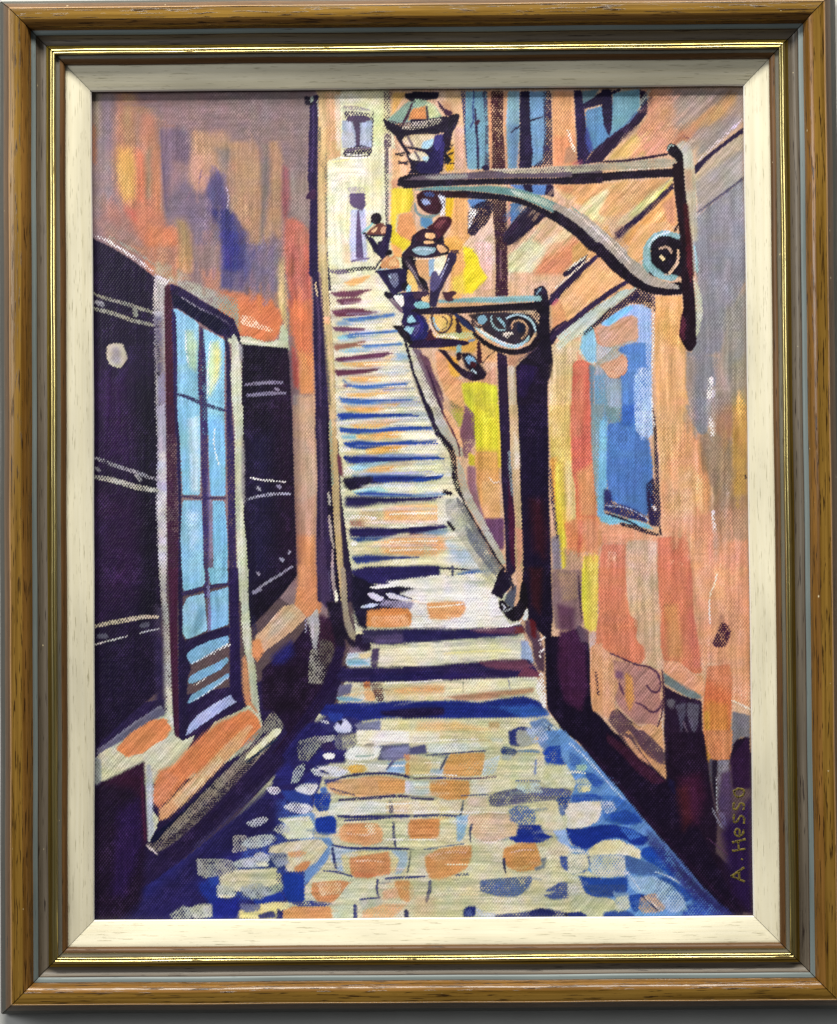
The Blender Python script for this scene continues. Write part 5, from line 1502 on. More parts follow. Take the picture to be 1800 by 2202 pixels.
p 24368c 72,132 86,132 84,140 74,140 ;f4
p b8c4d4 77,146 80,140 88,137 94,143 94,149 86,151 80,149 ;f2
p 1c1c3c 80,139 86,138 84,144 81,141 ;
s b8c0c0 2 66,139 72,141 ;d3
p 7a7c9c 96,142 120,138 124,148 100,150 ;f4 gh
p d0cc94 122,139 150,138 180,138 180,152 120,152 ;f3 gh
p d4b878 156,140 180,139 180,150 160,150 ;f4 gh
p e0e0c4 98,151 110,148 130,150 180,152 180,160 140,160 106,163 100,160 ;f2 gh
s f4f4e0 1 100,160 130,157 180,160
p d8c080 128,152 150,151 156,158 130,159 ;f4
p 5c5c7c 120,162 150,160 164,160 164,170 150,172 130,176 118,176 ;f3 gh
p 9a9cb8 108,163 122,162 120,170 110,170 ;f4 a7
p dce4d4 88,166 96,162 112,163 122,164 120,168 114,174 100,174 88,170 ;f2
p d8d8b8 164,160 180,158 180,168 166,168 ;f2
p c48c5c 146,170 156,168 168,172 160,178 144,176 ;f3
p f4f4f0 67,170 72,169 79,170 78,174 72,175 68,173 ;
p 8f8f88 45,158 62,153 66,158 64,162 50,180 44,180 44,164 ;d5 e6
p a8a8a0 62,154 78,152 78,156 66,158 ;d5 
p 6a6878 78,154 98,152 98,162 86,168 78,164 ;d5
p 281c48 64,160 76,158 80,166 68,168 ;f3
@2,3
p c4c698 -4,138 60,137 110,137 118,146 124,160 150,176 -4,180 ;gh f2
p d8b878 4,140 40,140 60,144 80,148 60,158 20,158 0,156 ;gh f5 d1
p b8a070 70,140 80,140 80,146 70,146 ;f3
s f0f0c8 1 -4,158 20,156 50,157 76,156
p c8945c 60,156 74,156 72,160 60,160 ;f3
p 9cbcc4 72,155 84,155 82,159 72,158 ;f2
p c4ccac 12,162 40,158 70,158 70,166 40,167 14,168 ;gh f2
p 5c5c7c -4,162 12,161 12,169 -4,171 ;f2
s 5c5c74 1.2 12,168 30,170 50,168 70,166
p c89458 36,170 66,168 66,178 34,180 ;gh f2
p 6c88b4 108,140 122,136 134,146 150,164 162,180 130,180 116,160 ;gd f3
p bcc49c 122,148 130,144 138,150 132,160 124,158 ;f3 d2
s 2a3050 3 126,144 127,150 127,157
p 28306c 90,148 100,144 110,146 112,150 110,160 96,163 89,160 ;f2 d1
p 9ca098 95,150 104,149 112,150 112,160 102,163 96,160 ;f2 d1
p d8b888 114,152 118,154 116,158 113,156 ;
p 26366c 81,166 86,163 94,166 98,168 94,172 84,172 ;f2 d1
s 5a7cac 2.4 98,168 108,166 116,167 ;f2
p 2044a0 122,166 130,162 144,163 154,172 160,180 122,180 ;f2 d1 
s 8fa8c0 1.6 120,140 134,150 146,164 158,176 164,182 ;d5 gd
s f0f0e8 1 136,152 146,162 ;d6
@1,4
p 26205c 30,20 60,28 88,26 90,14 70,16 60,30 44,44 16,50 10,60 30,60 50,44 ;f4
p 7c7ca4 120,16 132,12 150,10 164,8 164,16 150,18 136,24 124,24 ;f3 gh
p dce4d4 87,18 92,14 104,13 121,13 120,19 112,23 96,24 88,22 ;f2
s 8aa49c 1.4 98,20 106,20 114,19 ;
p f6f6f2 67,18 72,17 78,18 78,22 70,23 67,21 ;
p d0a040 90,30 104,27 108,32 104,36 92,36 ;f3 d1
p b8c0a8 108,26 128,24 130,34 110,35 ;f3 gh
p 8ab0c8 128,26 144,24 144,36 126,36 ;f4 gh
s eff0d4 1 92,26 120,29 150,29 170,30
s 54547c 2 133,24 130,28 127,32
p d09858 144,28 156,22 168,24 176,34 160,38 144,38 ;f3 gh
p c48c64 142,18 160,20 170,26 160,28 146,24 ;f3
p b8ba94 168,24 176,20 176,40 168,40 ;f3
p e4e4cc 98,-4 130,-4 176,-2 176,8 130,6 104,10 99,4 ;gh f2
s f4f0d8 1 110,4 140,7 176,6
p a09c90 108,8 116,8 114,11 104,11 ;f2
p 8f8f88 45,6 62,6 66,8 60,18 50,24 44,22 ;d5 e6
p a09e98 62,3 78,1 78,5 66,8 ;d4
p 6c6878 80,0 98,-2 96,12 82,12 ;d5
p a8b4b4 40,32 50,26 50,34 44,44 37,46 ;e3 d3
p c4ccc8 55,33 62,29 74,29 86,31 90,35 84,39 70,39 60,38 ;f2 d1
s 33335f 2.4 84,40 98,37 116,36 130,36 142,38 152,41 176,40 ;e5
p 46467c 68,42 84,40 80,46 70,48 ;f2
p d0a474 70,46 82,42 100,40 116,38 130,39 144,42 144,54 126,57 100,58 80,56 71,50 ;f2 gh
p d8a060 118,43 144,42 143,54 120,56 ;f3 gh
s 5c4c64 1.6 74,50 84,53 96,56 ;d2
p ccd4cc 144,43 166,41 166,55 144,56 ;f2 gh
p c48a4c 166,42 176,42 176,58 166,58 ;f2
s 3a3260 2.6 82,61 100,60 120,58 140,57 156,58 174,59 ;e5 d1
p c4ccc8 41,50 48,46 62,45 62,50 58,56 48,56 42,54 ;f2 d1
p b8c0c8 14,49 26,49 28,54 20,56 16,53 ;d3
p 2a3e90 28,52 40,52 56,58 58,66 50,68 34,62 ;f3
p 5878bc 64,50 70,48 72,56 66,56 ;f2
p 1c3898 59,55 74,54 74,62 73,70 64,72 59,66 ;f2 d0 gv
p 1c3898 60,78 76,75 80,80 79,92 70,94 62,92 59,84 ;f2
p 1c3898 30,130 40,129 49,132 50,144 50,156 44,158 34,156 30,146 ;f2 gv
p 6c90c4 36,76 56,72 60,74 58,96 74,96 78,104 70,118 66,124 56,134 50,140 50,128 40,122 40,110 46,98 30,90 30,80 ;f3
p c4ccd0 30,67 38,63 54,65 58,70 50,74 36,72 ;f2 d2
p d0d8c4 74,64 90,62 110,62 126,63 126,73 100,75 72,75 ;f2 gh
p d8c89c 126,62 176,60 176,73 150,74 126,74 ;f3 gh
s e8e8d8 1 80,68 110,70 176,72
s 33336c 3 81,76 100,77 120,76 150,76 176,74 ;e5 gh
s 33336c 2 88,80 110,79 130,77
s 54506c 3.4 130,62 131,72 ;d2
s 44446c 2.6 133,82 133,94 135,104 ;d1
p c8d0a8 30,78 54,76 58,82 58,96 46,97 34,98 28,92 32,84 25,78 ;f2
p b0b8b0 20,88 28,83 36,86 36,92 26,92 ;f2 d3
p d8a474 82,88 88,83 104,82 118,83 123,90 122,100 108,104 92,101 83,98 ;f2 gh
p cf8c5c 86,84 104,83 112,90 110,100 90,99 ;f4 gh a7
p f0d8b0 106,84 116,84 116,92 110,92 ;d5
p cf8a58 146,82 160,80 176,79 176,97 160,98 146,94 ;f2 gh
p c8cca0 136,82 146,82 146,98 176,98 176,104 136,104 ;f3 gh
p b0bcb4 0,96 14,93 22,95 18,102 4,106 -6,104 ;d2 f2
p c9c49c 18,104 34,100 50,98 64,97 72,104 66,112 60,120 46,127 34,128 30,120 30,112 16,110 ;f3 gd
p cf9868 34,110 46,108 52,110 46,114 36,114 ;f3 d1
p cf8c5c 40,124 50,118 56,118 52,126 42,128 ;f3
p 2c3878 6,122 28,110 34,112 30,126 14,126 ;f4
p 8c94a4 16,112 32,110 36,120 24,124 ;d3 f3
p a0b8c4 74,104 78,104 82,106 146,108 146,120 140,130 96,130 80,126 74,116 ;f3 gh
p d0c890 84,112 100,108 130,108 138,116 134,130 90,132 86,124 ;f4 gh
p d39060 92,115 110,112 128,109 130,118 130,130 110,133 94,132 92,122 ;f2 gh
p cf7c54 96,128 120,130 110,134 96,133 ;f3
s 2f3370 2.2 76,103 90,106 110,106 130,106 152,107 ;e4
s 33386c 3 76,106 77,114 79,124 ;
s 2c3050 2.6>1 149,109 148,120 146,128
s 3a3e74 1.8 68,127 80,128 90,131 94,132 ;d1
s 3a3e74 2.4 126,134 144,133 164,132 ;e4 d1
p c9945c 162,118 168,112 176,110 176,132 164,130 ;f2
p ccd09c 58,134 70,128 90,132 94,136 70,138 58,138 ;f3 gh
p d08c5c 57,138 70,137 84,136 96,138 92,146 84,152 74,157 62,156 56,148 ;f2 gh
p d8b888 62,139 84,138 84,148 64,150 ;d4 f2
p c4cca4 92,138 116,136 118,150 90,158 76,158 ;f3 gh
p cf9864 134,136 148,136 152,142 152,152 146,157 138,152 134,142 ;f2
p d8b08c 122,146 136,142 138,152 124,154 ;f4
s 4c4c7c 3.4>1.6 118,136 117,144 119,152
s 44445c 2.6 167,137 168,144 165,152 163,156 ;d1
s 3c3e74 2 102,154 120,152
p b4bca4 100,155 122,153 122,164 104,164 ;f3
p a8b4a0 0,128 22,128 30,140 28,148 14,152 0,154 ;f4 d1
p c9c89c -6,132 14,128 28,130 28,138 10,142 -6,144 ;f3 d2
p 1f3494 2,152 18,150 28,146 32,154 20,158 4,160 ;f3
p dcd494 6,160 20,156 34,156 36,162 20,166 4,166 ;f2 gh
p 3a3c6c 4,170 10,163 26,162 28,168 24,172 6,172 ;f2 d2
p cf9460 30,164 40,160 74,160 76,172 30,172 ;f2 gh
p 3a4080 36,156 56,155 76,157 70,160 44,160 ;d3
p b4c4a8 76,160 98,158 98,172 78,172 ;f3 gh
p d4a878 104,164 124,158 146,158 130,172 104,172 ;f4 gh d1
s 44487c 3.4 97,160 97,172
s 3a3c5c 4 145,165 145,172
@0,4
p a09c9c 135,94 148,94 148,108 135,110 ;d3 
p b0bcb8 142,102 150,96 172,93 176,98 164,104 150,106 ;f2 d2
p b0b8bc 147,82 154,79 166,76 168,80 160,85 152,86 ;d3
p d0d4dc 166,50 172,48 178,52 174,56 ;d3
p 9a9c98 101,116 128,116 140,120 138,130 108,134 102,130 ;d3
p aeb8b4 133,120 142,116 160,114 170,122 160,124 140,124 ;d1 f2
p a8b4b8 154,112 160,109 168,112 170,118 158,118 ;d2
p d8d8b8 156,120 166,118 168,123 160,124 ;f2
p 14288c 146,126 164,123 164,130 150,132 ;f3
p 1c2c84 104,138 116,136 124,146 130,160 140,176 110,176 112,156 104,146 ;f5
p 284098 112,134 122,132 122,140 114,142 ;f4
p c4c49c 122,132 140,126 176,124 176,140 150,146 124,146 ;f3 gh
p b0b8a4 120,140 136,142 138,150 126,152 120,150 ;f3 d1
p e4e0b0 121,149 138,150 132,153 122,152 ;f1
p 9ca4a4 142,142 160,138 172,146 160,154 144,150 ;d2 f3
p dcd48c 140,164 160,158 176,156 176,172 136,172 ;f2 gh
p 6a6c94 140,158 160,158 160,164 146,166 ;f2 d1
p 3a3c6c 158,168 172,164 176,170 160,172 ;f2
p a8aca0 76,168 88,160 98,162 96,172 78,172 ;d3 f3
p b4b8a0 94,162 104,158 116,158 116,170 98,172 ;f2 d1
p 1c2480 116,156 140,152 140,172 118,172 ;f5
@2,4
p c6c898 -4,-4 84,-4 90,12 120,14 150,10 176,60 176,174 -4,174 ;gh f3 a7
p bcc8b0 12,8 60,8 66,14 14,18 ;f3 gh
s f0ecc8 1 -4,7 30,5 60,4 
s f0ecd0 0.8 10,26 30,26 52,25
p 50507c -4,12 11,9 12,18 -4,18 ;f2
s 44486c 1.6 12,19 30,18 50,16 66,15
p cc9858 34,18 66,17 66,30 62,38 30,40 26,36 30,24 ;f2 gh d0
p b8ccc8 66,24 80,20 76,36 64,38 ;f3 d1
p 9cb4bc 16,32 28,32 26,38 14,38 ;f3
s 4c4c60 2.4 31,20 27,28 25,32 
s 5c4460 2 0,41 20,40 40,41 60,41 76,39 ;e4 d1
s 44487c 1.8 16,41 30,40
p cc9458 15,43 30,42 52,43 52,56 50,60 30,61 16,56 ;f2 gh
p c8ccac 54,42 90,42 90,52 54,56 ;f3 gh
p bcc8bc -4,43 14,43 14,56 -4,56 ;f3 gh
s 3a3460 2.6 -2,59 10,60 18,60 
s 54547c 1 44,57 60,56 72,56
p d4cca0 -4,62 44,62 88,60 88,73 44,74 -4,72 ;gh f3 a7
p c9b898 50,58 68,58 68,68 50,66 ;f3 
s efe8c8 1 0,71 40,71 86,73
s 33386c 2.4 0,76 20,75 42,76 ;e5 d1
s 44506c 2.4 46,62 45,70 43,76 ;
p 8ab4cc 40,76 52,75 50,82 46,98 40,100 40,88 ;f3
p cc8a54 -4,79 24,78 24,92 20,97 0,97 -4,97 ;f2 gh
p c9b490 50,76 70,73 90,74 96,84 96,94 80,98 70,102 58,98 52,88 ;f2 gh
s e8d8b8 1.2 58,97 70,102 84,97
s 44486c 3.6>1 54,84 52,90 53,100
p 585878 70,58 76,54 96,50 120,49 140,50 156,54 140,60 120,62 100,64 78,67 71,66 ;f2 gh d1 
p 4c5490 96,52 120,50 140,50 150,56 120,58 ;f3 gh d1
p b4ccc0 98,44 116,44 120,54 104,54 96,50 ;d2 f2
s 44588c 1.6 96,43 118,43 ;d2
p c8cca0 118,30 146,30 147,48 130,50 118,44 ;f2 
p bcc49c 90,22 114,18 116,40 90,42 ;f3 gh
s 7f90b8 2 114,24 113,36 ;d2
p 28306c 88,-4 95,-4 95,10 90,10 ;f2
p 98a098 96,-4 114,-4 112,8 100,12 ;d1 f2
p 26366c 81,14 84,11 94,13 98,16 92,19 82,18 ;f2 d1
s 5a7cac 2.4 98,15 108,15 116,16 ;f2
p a4aca0 82,19 92,19 90,24 82,24 ;d3
p 5c84bc 112,-4 140,-4 150,8 164,24 176,38 176,60 160,56 150,40 156,30 140,24 124,8 ;gd f3
p 2040a0 120,16 126,11 138,10 148,14 156,22 154,28 140,28 124,26 ;f2 d1
p bcc49c 150,30 158,26 162,34 154,36 ;f3 d1
p d8c888 156,50 162,48 166,52 158,54 ;f2
p 2040a0 162,34 170,34 178,44 178,54 168,50 162,42 ;f3 d1
p 203c8c 132,60 142,57 160,56 176,52 176,62 150,64 142,72 140,76 134,72 ;f2 d1
p 6478a8 134,66 140,66 140,76 136,74 ;f2 d2
p d4d4c0 140,70 150,65 164,62 176,62 176,84 164,88 146,87 142,84 145,78 ;f2
p c9c89c 114,64 134,62 136,76 144,86 130,90 116,84 ;f3
p 4c68a4 89,70 96,66 106,67 114,74 112,84 98,83 90,80 ;f3 d2
p 1c3090 97,84 118,84 121,92 130,95 120,100 108,102 96,101 88,96 96,94 ;f2
p 8cacd0 130,90 142,88 146,100 148,112 140,110 134,98 ;f4
p 18308c 142,86 150,88 164,88 176,84 176,98 168,106 158,107 148,102 143,94 ;f2
p 6c94c8 144,102 160,106 166,100 164,112 150,114 ;f3
p c9c49c 130,98 144,104 148,110 136,114 124,110 ;f3
s 5c688c 1.8 10,107 30,104 46,102 ;d2
p cc9058 10,114 24,106 40,104 54,103 54,114 50,124 40,130 24,135 14,134 12,126 ;f2 gh
p d8a878 12,112 30,106 52,104 50,110 20,118 ;d4 f2
s ece0b0 0.9 30,121 50,121 70,121
s 33386c 1.8 -4,133 10,132 
s 44486c 1.8 40,131 50,130 ;d2
p cf9458 84,106 98,101 114,101 118,114 120,120 112,126 98,128 88,124 83,116 ;f2 gh
s 2a2c4c 3.6>1 84,116 84,122 86,130
p 6c7484 118,116 124,114 122,124 114,127 112,124 120,122 ;f2 d1
p 3a509c 136,113 150,114 166,113 166,120 160,128 148,130 138,124 ;f2 d1
p 4c6090 62,136 80,134 110,132 110,138 104,146 96,151 80,151 62,146 ;f2 d2
p 44548c 122,146 136,138 152,137 152,142 146,152 130,154 121,150 134,146 ;f2 d1
p 1c3890 153,132 164,133 176,132 176,152 164,150 156,142 ;f2 d1
s 44446c 3 15,137 15,144 13,150 12,156 ;d1
p d0b088 0,150 20,152 20,170 0,170 ;f6 a5
s e4d8a4 0.9 16,149 60,149 ;
p 1a2468 46,164 50,160 58,160 58,168 54,170 46,170 ;f2
p 44508c 47,164 54,163 55,169 48,169 ;f3
p a8b4b8 58,162 70,166 80,168 74,171 58,171 ;f3 d2
p 3a4070 76,168 100,166 120,162 130,164 150,167 160,167 160,170 100,171 76,171 ;f2 d1
p 1a2058 106,166 116,162 128,163 134,167 130,170 108,170 ;f2
p 16183c 140,167 154,165 160,167 158,170 142,170 ;
@3,4
p 6490cc -12,-6 8,10 20,24 34,40 50,58 66,78 84,98 102,118 120,140 138,158 150,170 60,174 40,156 26,148 30,136 14,126 22,108 4,98 12,84 -2,62 4,44 -10,20 ;gd f2
p 3a60b0 -2,16 8,22 8,32 -2,28 ;f3 d2
p 9cc0b4 4,28 14,28 12,34 4,33 ;f2
p 2c50a8 12,34 20,36 30,44 26,50 20,48 14,42 ;f2 d1
p bcc4a4 4,42 12,40 18,46 16,52 6,54 ;f3 d1
p dcd898 8,50 16,48 18,52 10,54 ;
s b4c8dc 1.4 -2,8 12,20 26,36 42,54 60,74 ;d5 gd
p 2c50ac 0,56 20,55 30,58 28,62 0,64 ;f2 d1
p d4d4bc -4,64 14,62 27,62 28,70 25,80 14,86 -4,88 ;f2
p 3a68b8 28,56 44,58 56,66 66,80 60,84 40,84 30,80 ;f3 d1 gd
p a8b8c8 26,62 38,62 42,70 32,74 ;d4 f2
p 2448a4 36,74 50,70 60,74 66,82 50,84 36,80 ;f3 gh
p 18308c -4,88 14,87 26,84 40,84 56,88 70,96 72,98 66,103 58,103 50,98 42,96 30,98 22,104 12,107 0,102 ;f2
p 3c68bc 44,86 60,90 66,96 54,98 ;f3 d2
p 18308c 60,97 72,94 68,102 62,103 ;f2
p dcd8a4 14,108 22,102 32,98 44,98 52,102 58,104 64,108 64,116 56,114 46,112 30,112 18,114 ;f2
p c0c8b0 18,112 46,112 50,116 50,128 36,134 20,132 16,122 ;f2 d1
p 1c44a4 66,106 74,104 84,106 92,114 94,124 98,130 94,134 88,128 80,124 70,118 64,112 ;f2 d1
p 44609c 50,112 60,116 74,120 86,128 80,131 66,132 54,128 50,122 ;f2 d1
p 2448a0 -4,112 10,114 18,120 12,128 0,130 ;f2 d2
p 2448a0 6,132 24,134 40,134 52,132 52,146 40,151 24,152 14,148 8,140 ;f2
p 3a5088 12,140 30,140 50,140 50,148 34,151 18,149 ;d2 f2
p 90b4cc 52,132 76,132 80,140 78,150 64,150 54,142 ;f3
s ccd8d0 1.2 50,126 58,136 64,146
s ccd8d0 1 78,128 90,132 100,138
p 2448a0 78,132 90,134 100,140 110,146 114,152 108,156 94,154 84,148 ;f2 d1
p b8bc94 -4,150 8,148 20,152 40,154 40,164 24,170 0,168 ;f3 gd
p 7c98bc 38,146 54,148 54,160 44,164 ;f3
p 1c2c70 -4,166 8,165 14,168 12,172 -4,172 ;
p 2a4898 30,166 46,163 56,166 60,172 28,172 ;f3
p 2044a0 53,150 64,148 70,150 62,164 58,166 54,158 ;f2 d1
p b89c88 64,152 74,148 86,148 90,152 88,162 80,166 66,166 62,162 ;f2 d2
s 1c1c44 1.2 65,150 72,156 80,164
s e0c8b0 1 68,152 76,158 84,164
p 2c4ca4 110,150 124,148 134,156 146,164 150,170 118,170 ;f4 gd d1
p 243c98 100,160 120,158 130,168 104,170 ;f4 gd d2
s 24102c 2.4 8,6 30,30 56,60 80,88 110,122 140,152 158,168 ;f4 gd a6
@1,4
b 90 26 2.2 60,20 170,10 170,160 60,165 ;gh a4
@2,4
b 130 30 2.4 0,0 120,10 150,60 120,160 0,165 ;gh a4
@3,4
b 110 16 2.2 0,10 12,16 80,100 130,165 0,165 ;gh a4
s d8dcc0 2.4 -4,36 4,34 12,36 ;d3
s c8d0c4 3 -2,108 8,108 14,111 ;d2
s ccd4cc 3 30,128 44,130 52,129 ;d2
p 2a2c74 84,104 100,120 120,142 140,164 128,166 108,146 92,126 ;gd f5 a6 d3
@1,4
s 26246a 2 60,30 66,34 72,36
s e8e8e0 1.4 58,34 68,31 80,32
s f0f0ec 1.2 44,66 52,67
s e8ecdc 1.6 34,80 44,78 52,80
s f4f2e0 1 126,98 150,98 172,98
s f4f2e0 1.2 100,64 120,65 150,64
s e8b898 1.4 90,92 104,94 116,92 ;d3
s e8b898 1.4 98,118 112,117 124,119 ;d3
@2,4
s f4f2e0 1.2 0,73 30,72 60,73
s e8b898 1.4 20,112 34,109 48,110 ;d3
s e8b898 1.4 90,110 104,107 112,108 ;d3
s f4f2e4 1.2 0,38 20,37 40,38
@=770,440,2.439
p 140e18 12,9 16,7 20,9 21,13 19,17 14,17 11,13 ;e2
p 6a3c38 7,26 17,17 21,17 25,19 24,27 9,27 ;e2
p d8ac80 11,24 17,19 17,22 14,25 ;e1
p c8987c 20,20 25,19 24,25 20,26 ;e2
s 78b8bc 1.1 4,25 9,21 12,18 
s 1a1430 3.2 7,27 13,35 21,47 
s 1e1638 4.6 28,20 26,30 25,40 ;gv
s 2a1c30 1.4 8,27 16,27 24,27
p ccd0b0 13,29 22,28 21,32 17,35 ;e1
p 201838 17,33 20,32 24,40 24,46 20,45 18,40 ;e2
p 120c16 25,40 30,40 30,44 26,45 ;e1
s 1c1834 1.8 23,46 18,51 15,57
p c88c60 19,53 25,49 32,44 36,50 36,56 22,58 ;e2
p dcb080 27,50 33,46 35,54 27,55 ;f1 e1
s a8c0cc 1.1 17,58 22,57 27,57
s 1a1634 2.2 16,59 24,59 35,57
p 1c1638 17,60 36,57 42,56 43,66 38,74 33,80 29,78 24,70 ;e2
p 6c7090 27,61 35,60 36,70 32,74 28,68 ;f1 e2 d1
p a8c4dc 26,62 30,63 28,66 ;
s 8a8ca8 0.6 31,62 34,66 32,70
p 100c18 38,70 43,69 43,75 39,76 ;e1
p e0b868 44,57 48,58 52,70 53,76 48,77 45,72 43,66 ;f1 e2
p 8ec4c8 44,70 47,72 46,77 42,77 ;f1
p 120d1c 22,79 28,77 31,81 27,84 ;e2
p cfd0b8 31,80 40,80 41,88 39,91 33,85 ;e2
s 6c5468 2.6 28,84 33,89 39,95 
p 1e1840 40,78 50,77 50,90 44,97 39,96 41,88 ;e2
p 3c2a40 48,78 62,77 62,80 50,84 ;e2
p 3a1420 60,20 68,16 76,10 82,13 82,18 76,25 71,31 67,27 64,22 ;e3
p 6c3840 66,19 74,13 78,14 72,22 ;f1 d2
p 241020 52,24 58,21 66,22 70,27 70,33 62,31 56,33 50,32 ;e2
p dcae78 59,25 67,25 69,28 65,31 59,29 ;e1
p dcae78 58,32 66,32 67,35 62,37 58,35 ;e1
p 241628 40,42 46,36 52,33 60,35 68,34 74,33 80,38 81,41 74,43 66,47 54,47 46,45 41,48 38,45 ;e2
p 84a0a8 47,40 52,37 60,37 69,38 68,42 60,45 52,44 ;e1
s b8d0d4 0.8 50,40 57,39 65,40
p d8a878 69,35 75,36 80,41 73,43 70,40 ;f1 e1
p c79a6c 50,50 62,49 63,66 55,64 52,58 ;f1 e2
p 88a8c0 62,49 68,48 67,58 63,64 ;f1 e1
p d4dab4 67,49 78,46 76,54 72,61 67,60 ;f1 e1
s e4d4b4 0.9 50,48 60,48 72,47
p 2c2034 39,46 46,48 51,56 54,64 58,72 62,77 58,78 52,68 46,58 41,52 ;e2
s 8a7c84 1.4 42,50 48,58 54,68 60,76 ;f1
p 140e18 52,63 58,66 61,69 61,76 57,73 ;e1
p 2a2240 80,42 85,42 87,47 83,54 78,62 75,70 72,78 69,90 65,91 63,80 64,74 70,68 74,58 78,50 ;gv e2
p 4c4670 65,60 69,58 71,64 74,58 77,56 72,72 66,78 63,74 ;f1 d1 e2
s 9c9cb8 0.9 80,48 77,56 73,64
p 4a2a38 74,77 80,79 86,76 87,79 82,81 85,84 79,86 76,82 ;e2
s 3c2434 1.8 82,41 88,41
p 78b0bc 49,87 56,85 63,88 63,91 54,92 50,90 ;e1
p dcb47c 56,82 62,80 63,86 56,85 ;f1
@=830,600,3.6585
p 2c2430 56,20 70,20 88,21 88,30 84,37 76,39 66,36 57,30 ;f1 e2
p caa888 84,20 90,20 90,28 88,24 ;d3
p dcb868 28,22 37,21 37,30 29,31 ;f1
s 3a2a34 1.1 27,20 27,26 30,31 34,32 38,28 39,22 36,20
s 86acbc 1.2 28,23 29,28 31,30
s 54403c 0.8 33,22 36,24 36,28 33,30
s 20284c 2.4 41,21 46,26 52,31 
s 2a1a28 2.2 42,24 43,31
p 7ca8c0 54,22 58,21 60,24 57,27 54,26 ;e1
s 34242c 1.2 51,21 51,25 54,28 58,28 61,25 
s 8aa8b0 1.2 62,22 62,26 65,30 70,30
s 34282e 1.4 64,21 64,26 67,29 71,28
s 90bccc 1.4 66,23 69,26 70,28
s 9cbcc4 1.5 71,23 76,21 82,22 86,25 88,30
s 16101c 1.6 72,27 73,24 77,22 82,24 86,28 86,34 82,37
s c09878 1.1 74,29 74,26 77,24 81,25 83,28 83,32 80,35
p 141830 77,26 80,26 82,29 80,32 77,31 ;e1
p dcd0b4 68,32 72,31 75,32 71,35 ;d3
s 9cc4cc 1.7 53,29 59,33 66,37 73,40 79,39 83,36 84,34 
s d8e4e4 0.6 55,30 62,34 70,38 76,39
s 140d18 3.0 52,32 57,37 64,41 72,43 80,43 87,40 90,36
s e8d8b0 0.8 30,34 36,33 42,35
p 8fc0cc 12,24 15,21 18,25 14,27 ;e1
p 8fc0cc 10,29 17,28 15,33 ;e1
s 1c1438 1.4 10,27 20,26
s 2a2470 2 19,22 22,28 18,34 
s 100c14 2.4 5,28 9,30 14,35
@=800,190,2.439
p c8b898 26,46 31,42 42,41 56,41 55,47 51,53 46,54 38,52 31,50 ;f1 e1
p 9cc4d0 45,47 55,44 53,51 48,54 43,53 ;f2 e1
s 6c5c64 2.0 32,43 36,51
p c8c29a 32,60 37,56 45,56 50,59 49,64 42,64 36,63 ;f1 e1
p 9cc0c4 44,60 50,60 49,65 44,63 ;f1
s 5c4c5c 2.0 38,56 42,63
s 1a1430 2.4 30,52 38,53 46,55 53,55 ;
p 3a3474 55,42 62,41 61,50 57,56 54,50 ;f1 e1
p b0a89c 30,31 50,28 62,26 60,31 40,36 26,36 ;d5
p 141020 68,24 76,22 77,26 74,34 69,42 66,38 68,30 ;e2
s 141020 1.0 65,54 71,50
s 141020 1.4 64,60 71,57
s 141020 1.2 64,66 72,66
s 141020 1.6 24,66 31,65
s 141020 1.2 21,58 28,57
@3,1
b 60 22 3 28,70 74,60 74,170 24,170 ;gv a4
@3,2
b 60 22 3 32,0 74,0 76,90 32,70 ;gv a4
s 9cb8e0 1 60,4 60,20 ;d4
@3,1
s 8cacdc 9 66,84 66,100 64,116 ;f3 d2 a7 gv
s a4c0ec 12 68,112 68,140 68,172 ;f3 d4 gv
s 98b4e4 5 70,60 70,90 ;f3 d2 gv
p b89c84 24,82 44,80 58,74 60,86 40,94 30,95 ;f3 gd d3 a7
p 9aa0a4 24,94 44,94 46,108 30,110 22,106 ;f4 gd d3
s c8ccd0 1 28,90 44,84 56,80 ;d5
p 8ca0b4 30,122 46,124 46,150 34,150 ;f4 gv d3
p c08c6c 2,130 10,120 12,150 8,178 0,178 ;f5 gv a4
@3,2
s a8c4ee 9 68,-2 68,12 67,22 ;f2 d4 gv
s 8cb8d0 2 24,10 23,40 24,80 ;f3 a6 gv
@2,2
p d8c078 130,40 146,40 146,100 140,104 ;f8 gv a4
@2,1
p d8b87c 128,110 146,110 147,178 128,178 ;f6 gv a5
p b8b040 46,134 60,132 76,140 76,160 60,150 ;f5 d4 gv
@2,2
p c89c50 58,36 80,38 80,60 58,56 ;f6 gv a5
@1,1
s 6a3c54 2.6>1.4 78,45 90,44 104,43 ;e6
s 6a3c54 3>1.2 78,61 94,60 112,61 ;e6
s 4468ac 2>1 92,68 110,66 132,64 ;e5
s 6a3c5c 2.4>1 80,77 94,77 106,77 ;e6
s 4468ac 2>1 92,82 112,81 136,79 ;e5
s 4c70b0 2>1 104,93 122,92 140,91 ;e5
s 5e2f4e 2.8>1 82,105 104,103 128,99 ;e6
s 5e2f48 3>1 82,118 100,117 118,115 ;e6
s 3c60a8 2.4>1 90,130 110,131 144,128 ;e5
s 3458a4 2.8>1.2 84,142 104,144 150,143 ;e5
s 1d3c96 3.6>1.4 82,158 104,158 156,158 ;e5
s 8c8cb0 1.4 120,146 140,145 158,145 ;d2
s 8c8cb0 1.4 124,134 140,133 152,132 ;d2
s 24459c 3>1.4 84,172 116,172 168,169 ;e5
@1,2
s 1c3890 4>1.6 84,6 106,6 150,5 ;e5
s 24459c 3>1.4 84,18 116,20 168,18 ;e5
s 1f3d90 3.4>1.6 88,32 120,32 174,32 ;e5
s 18266c 4.4>1.8 88,46 120,47 174,46 ;e5
s 18266c 3.4 116,65 140,65 176,64 ;e5
s 16102c 4 88,66 100,66 112,66 ;e5
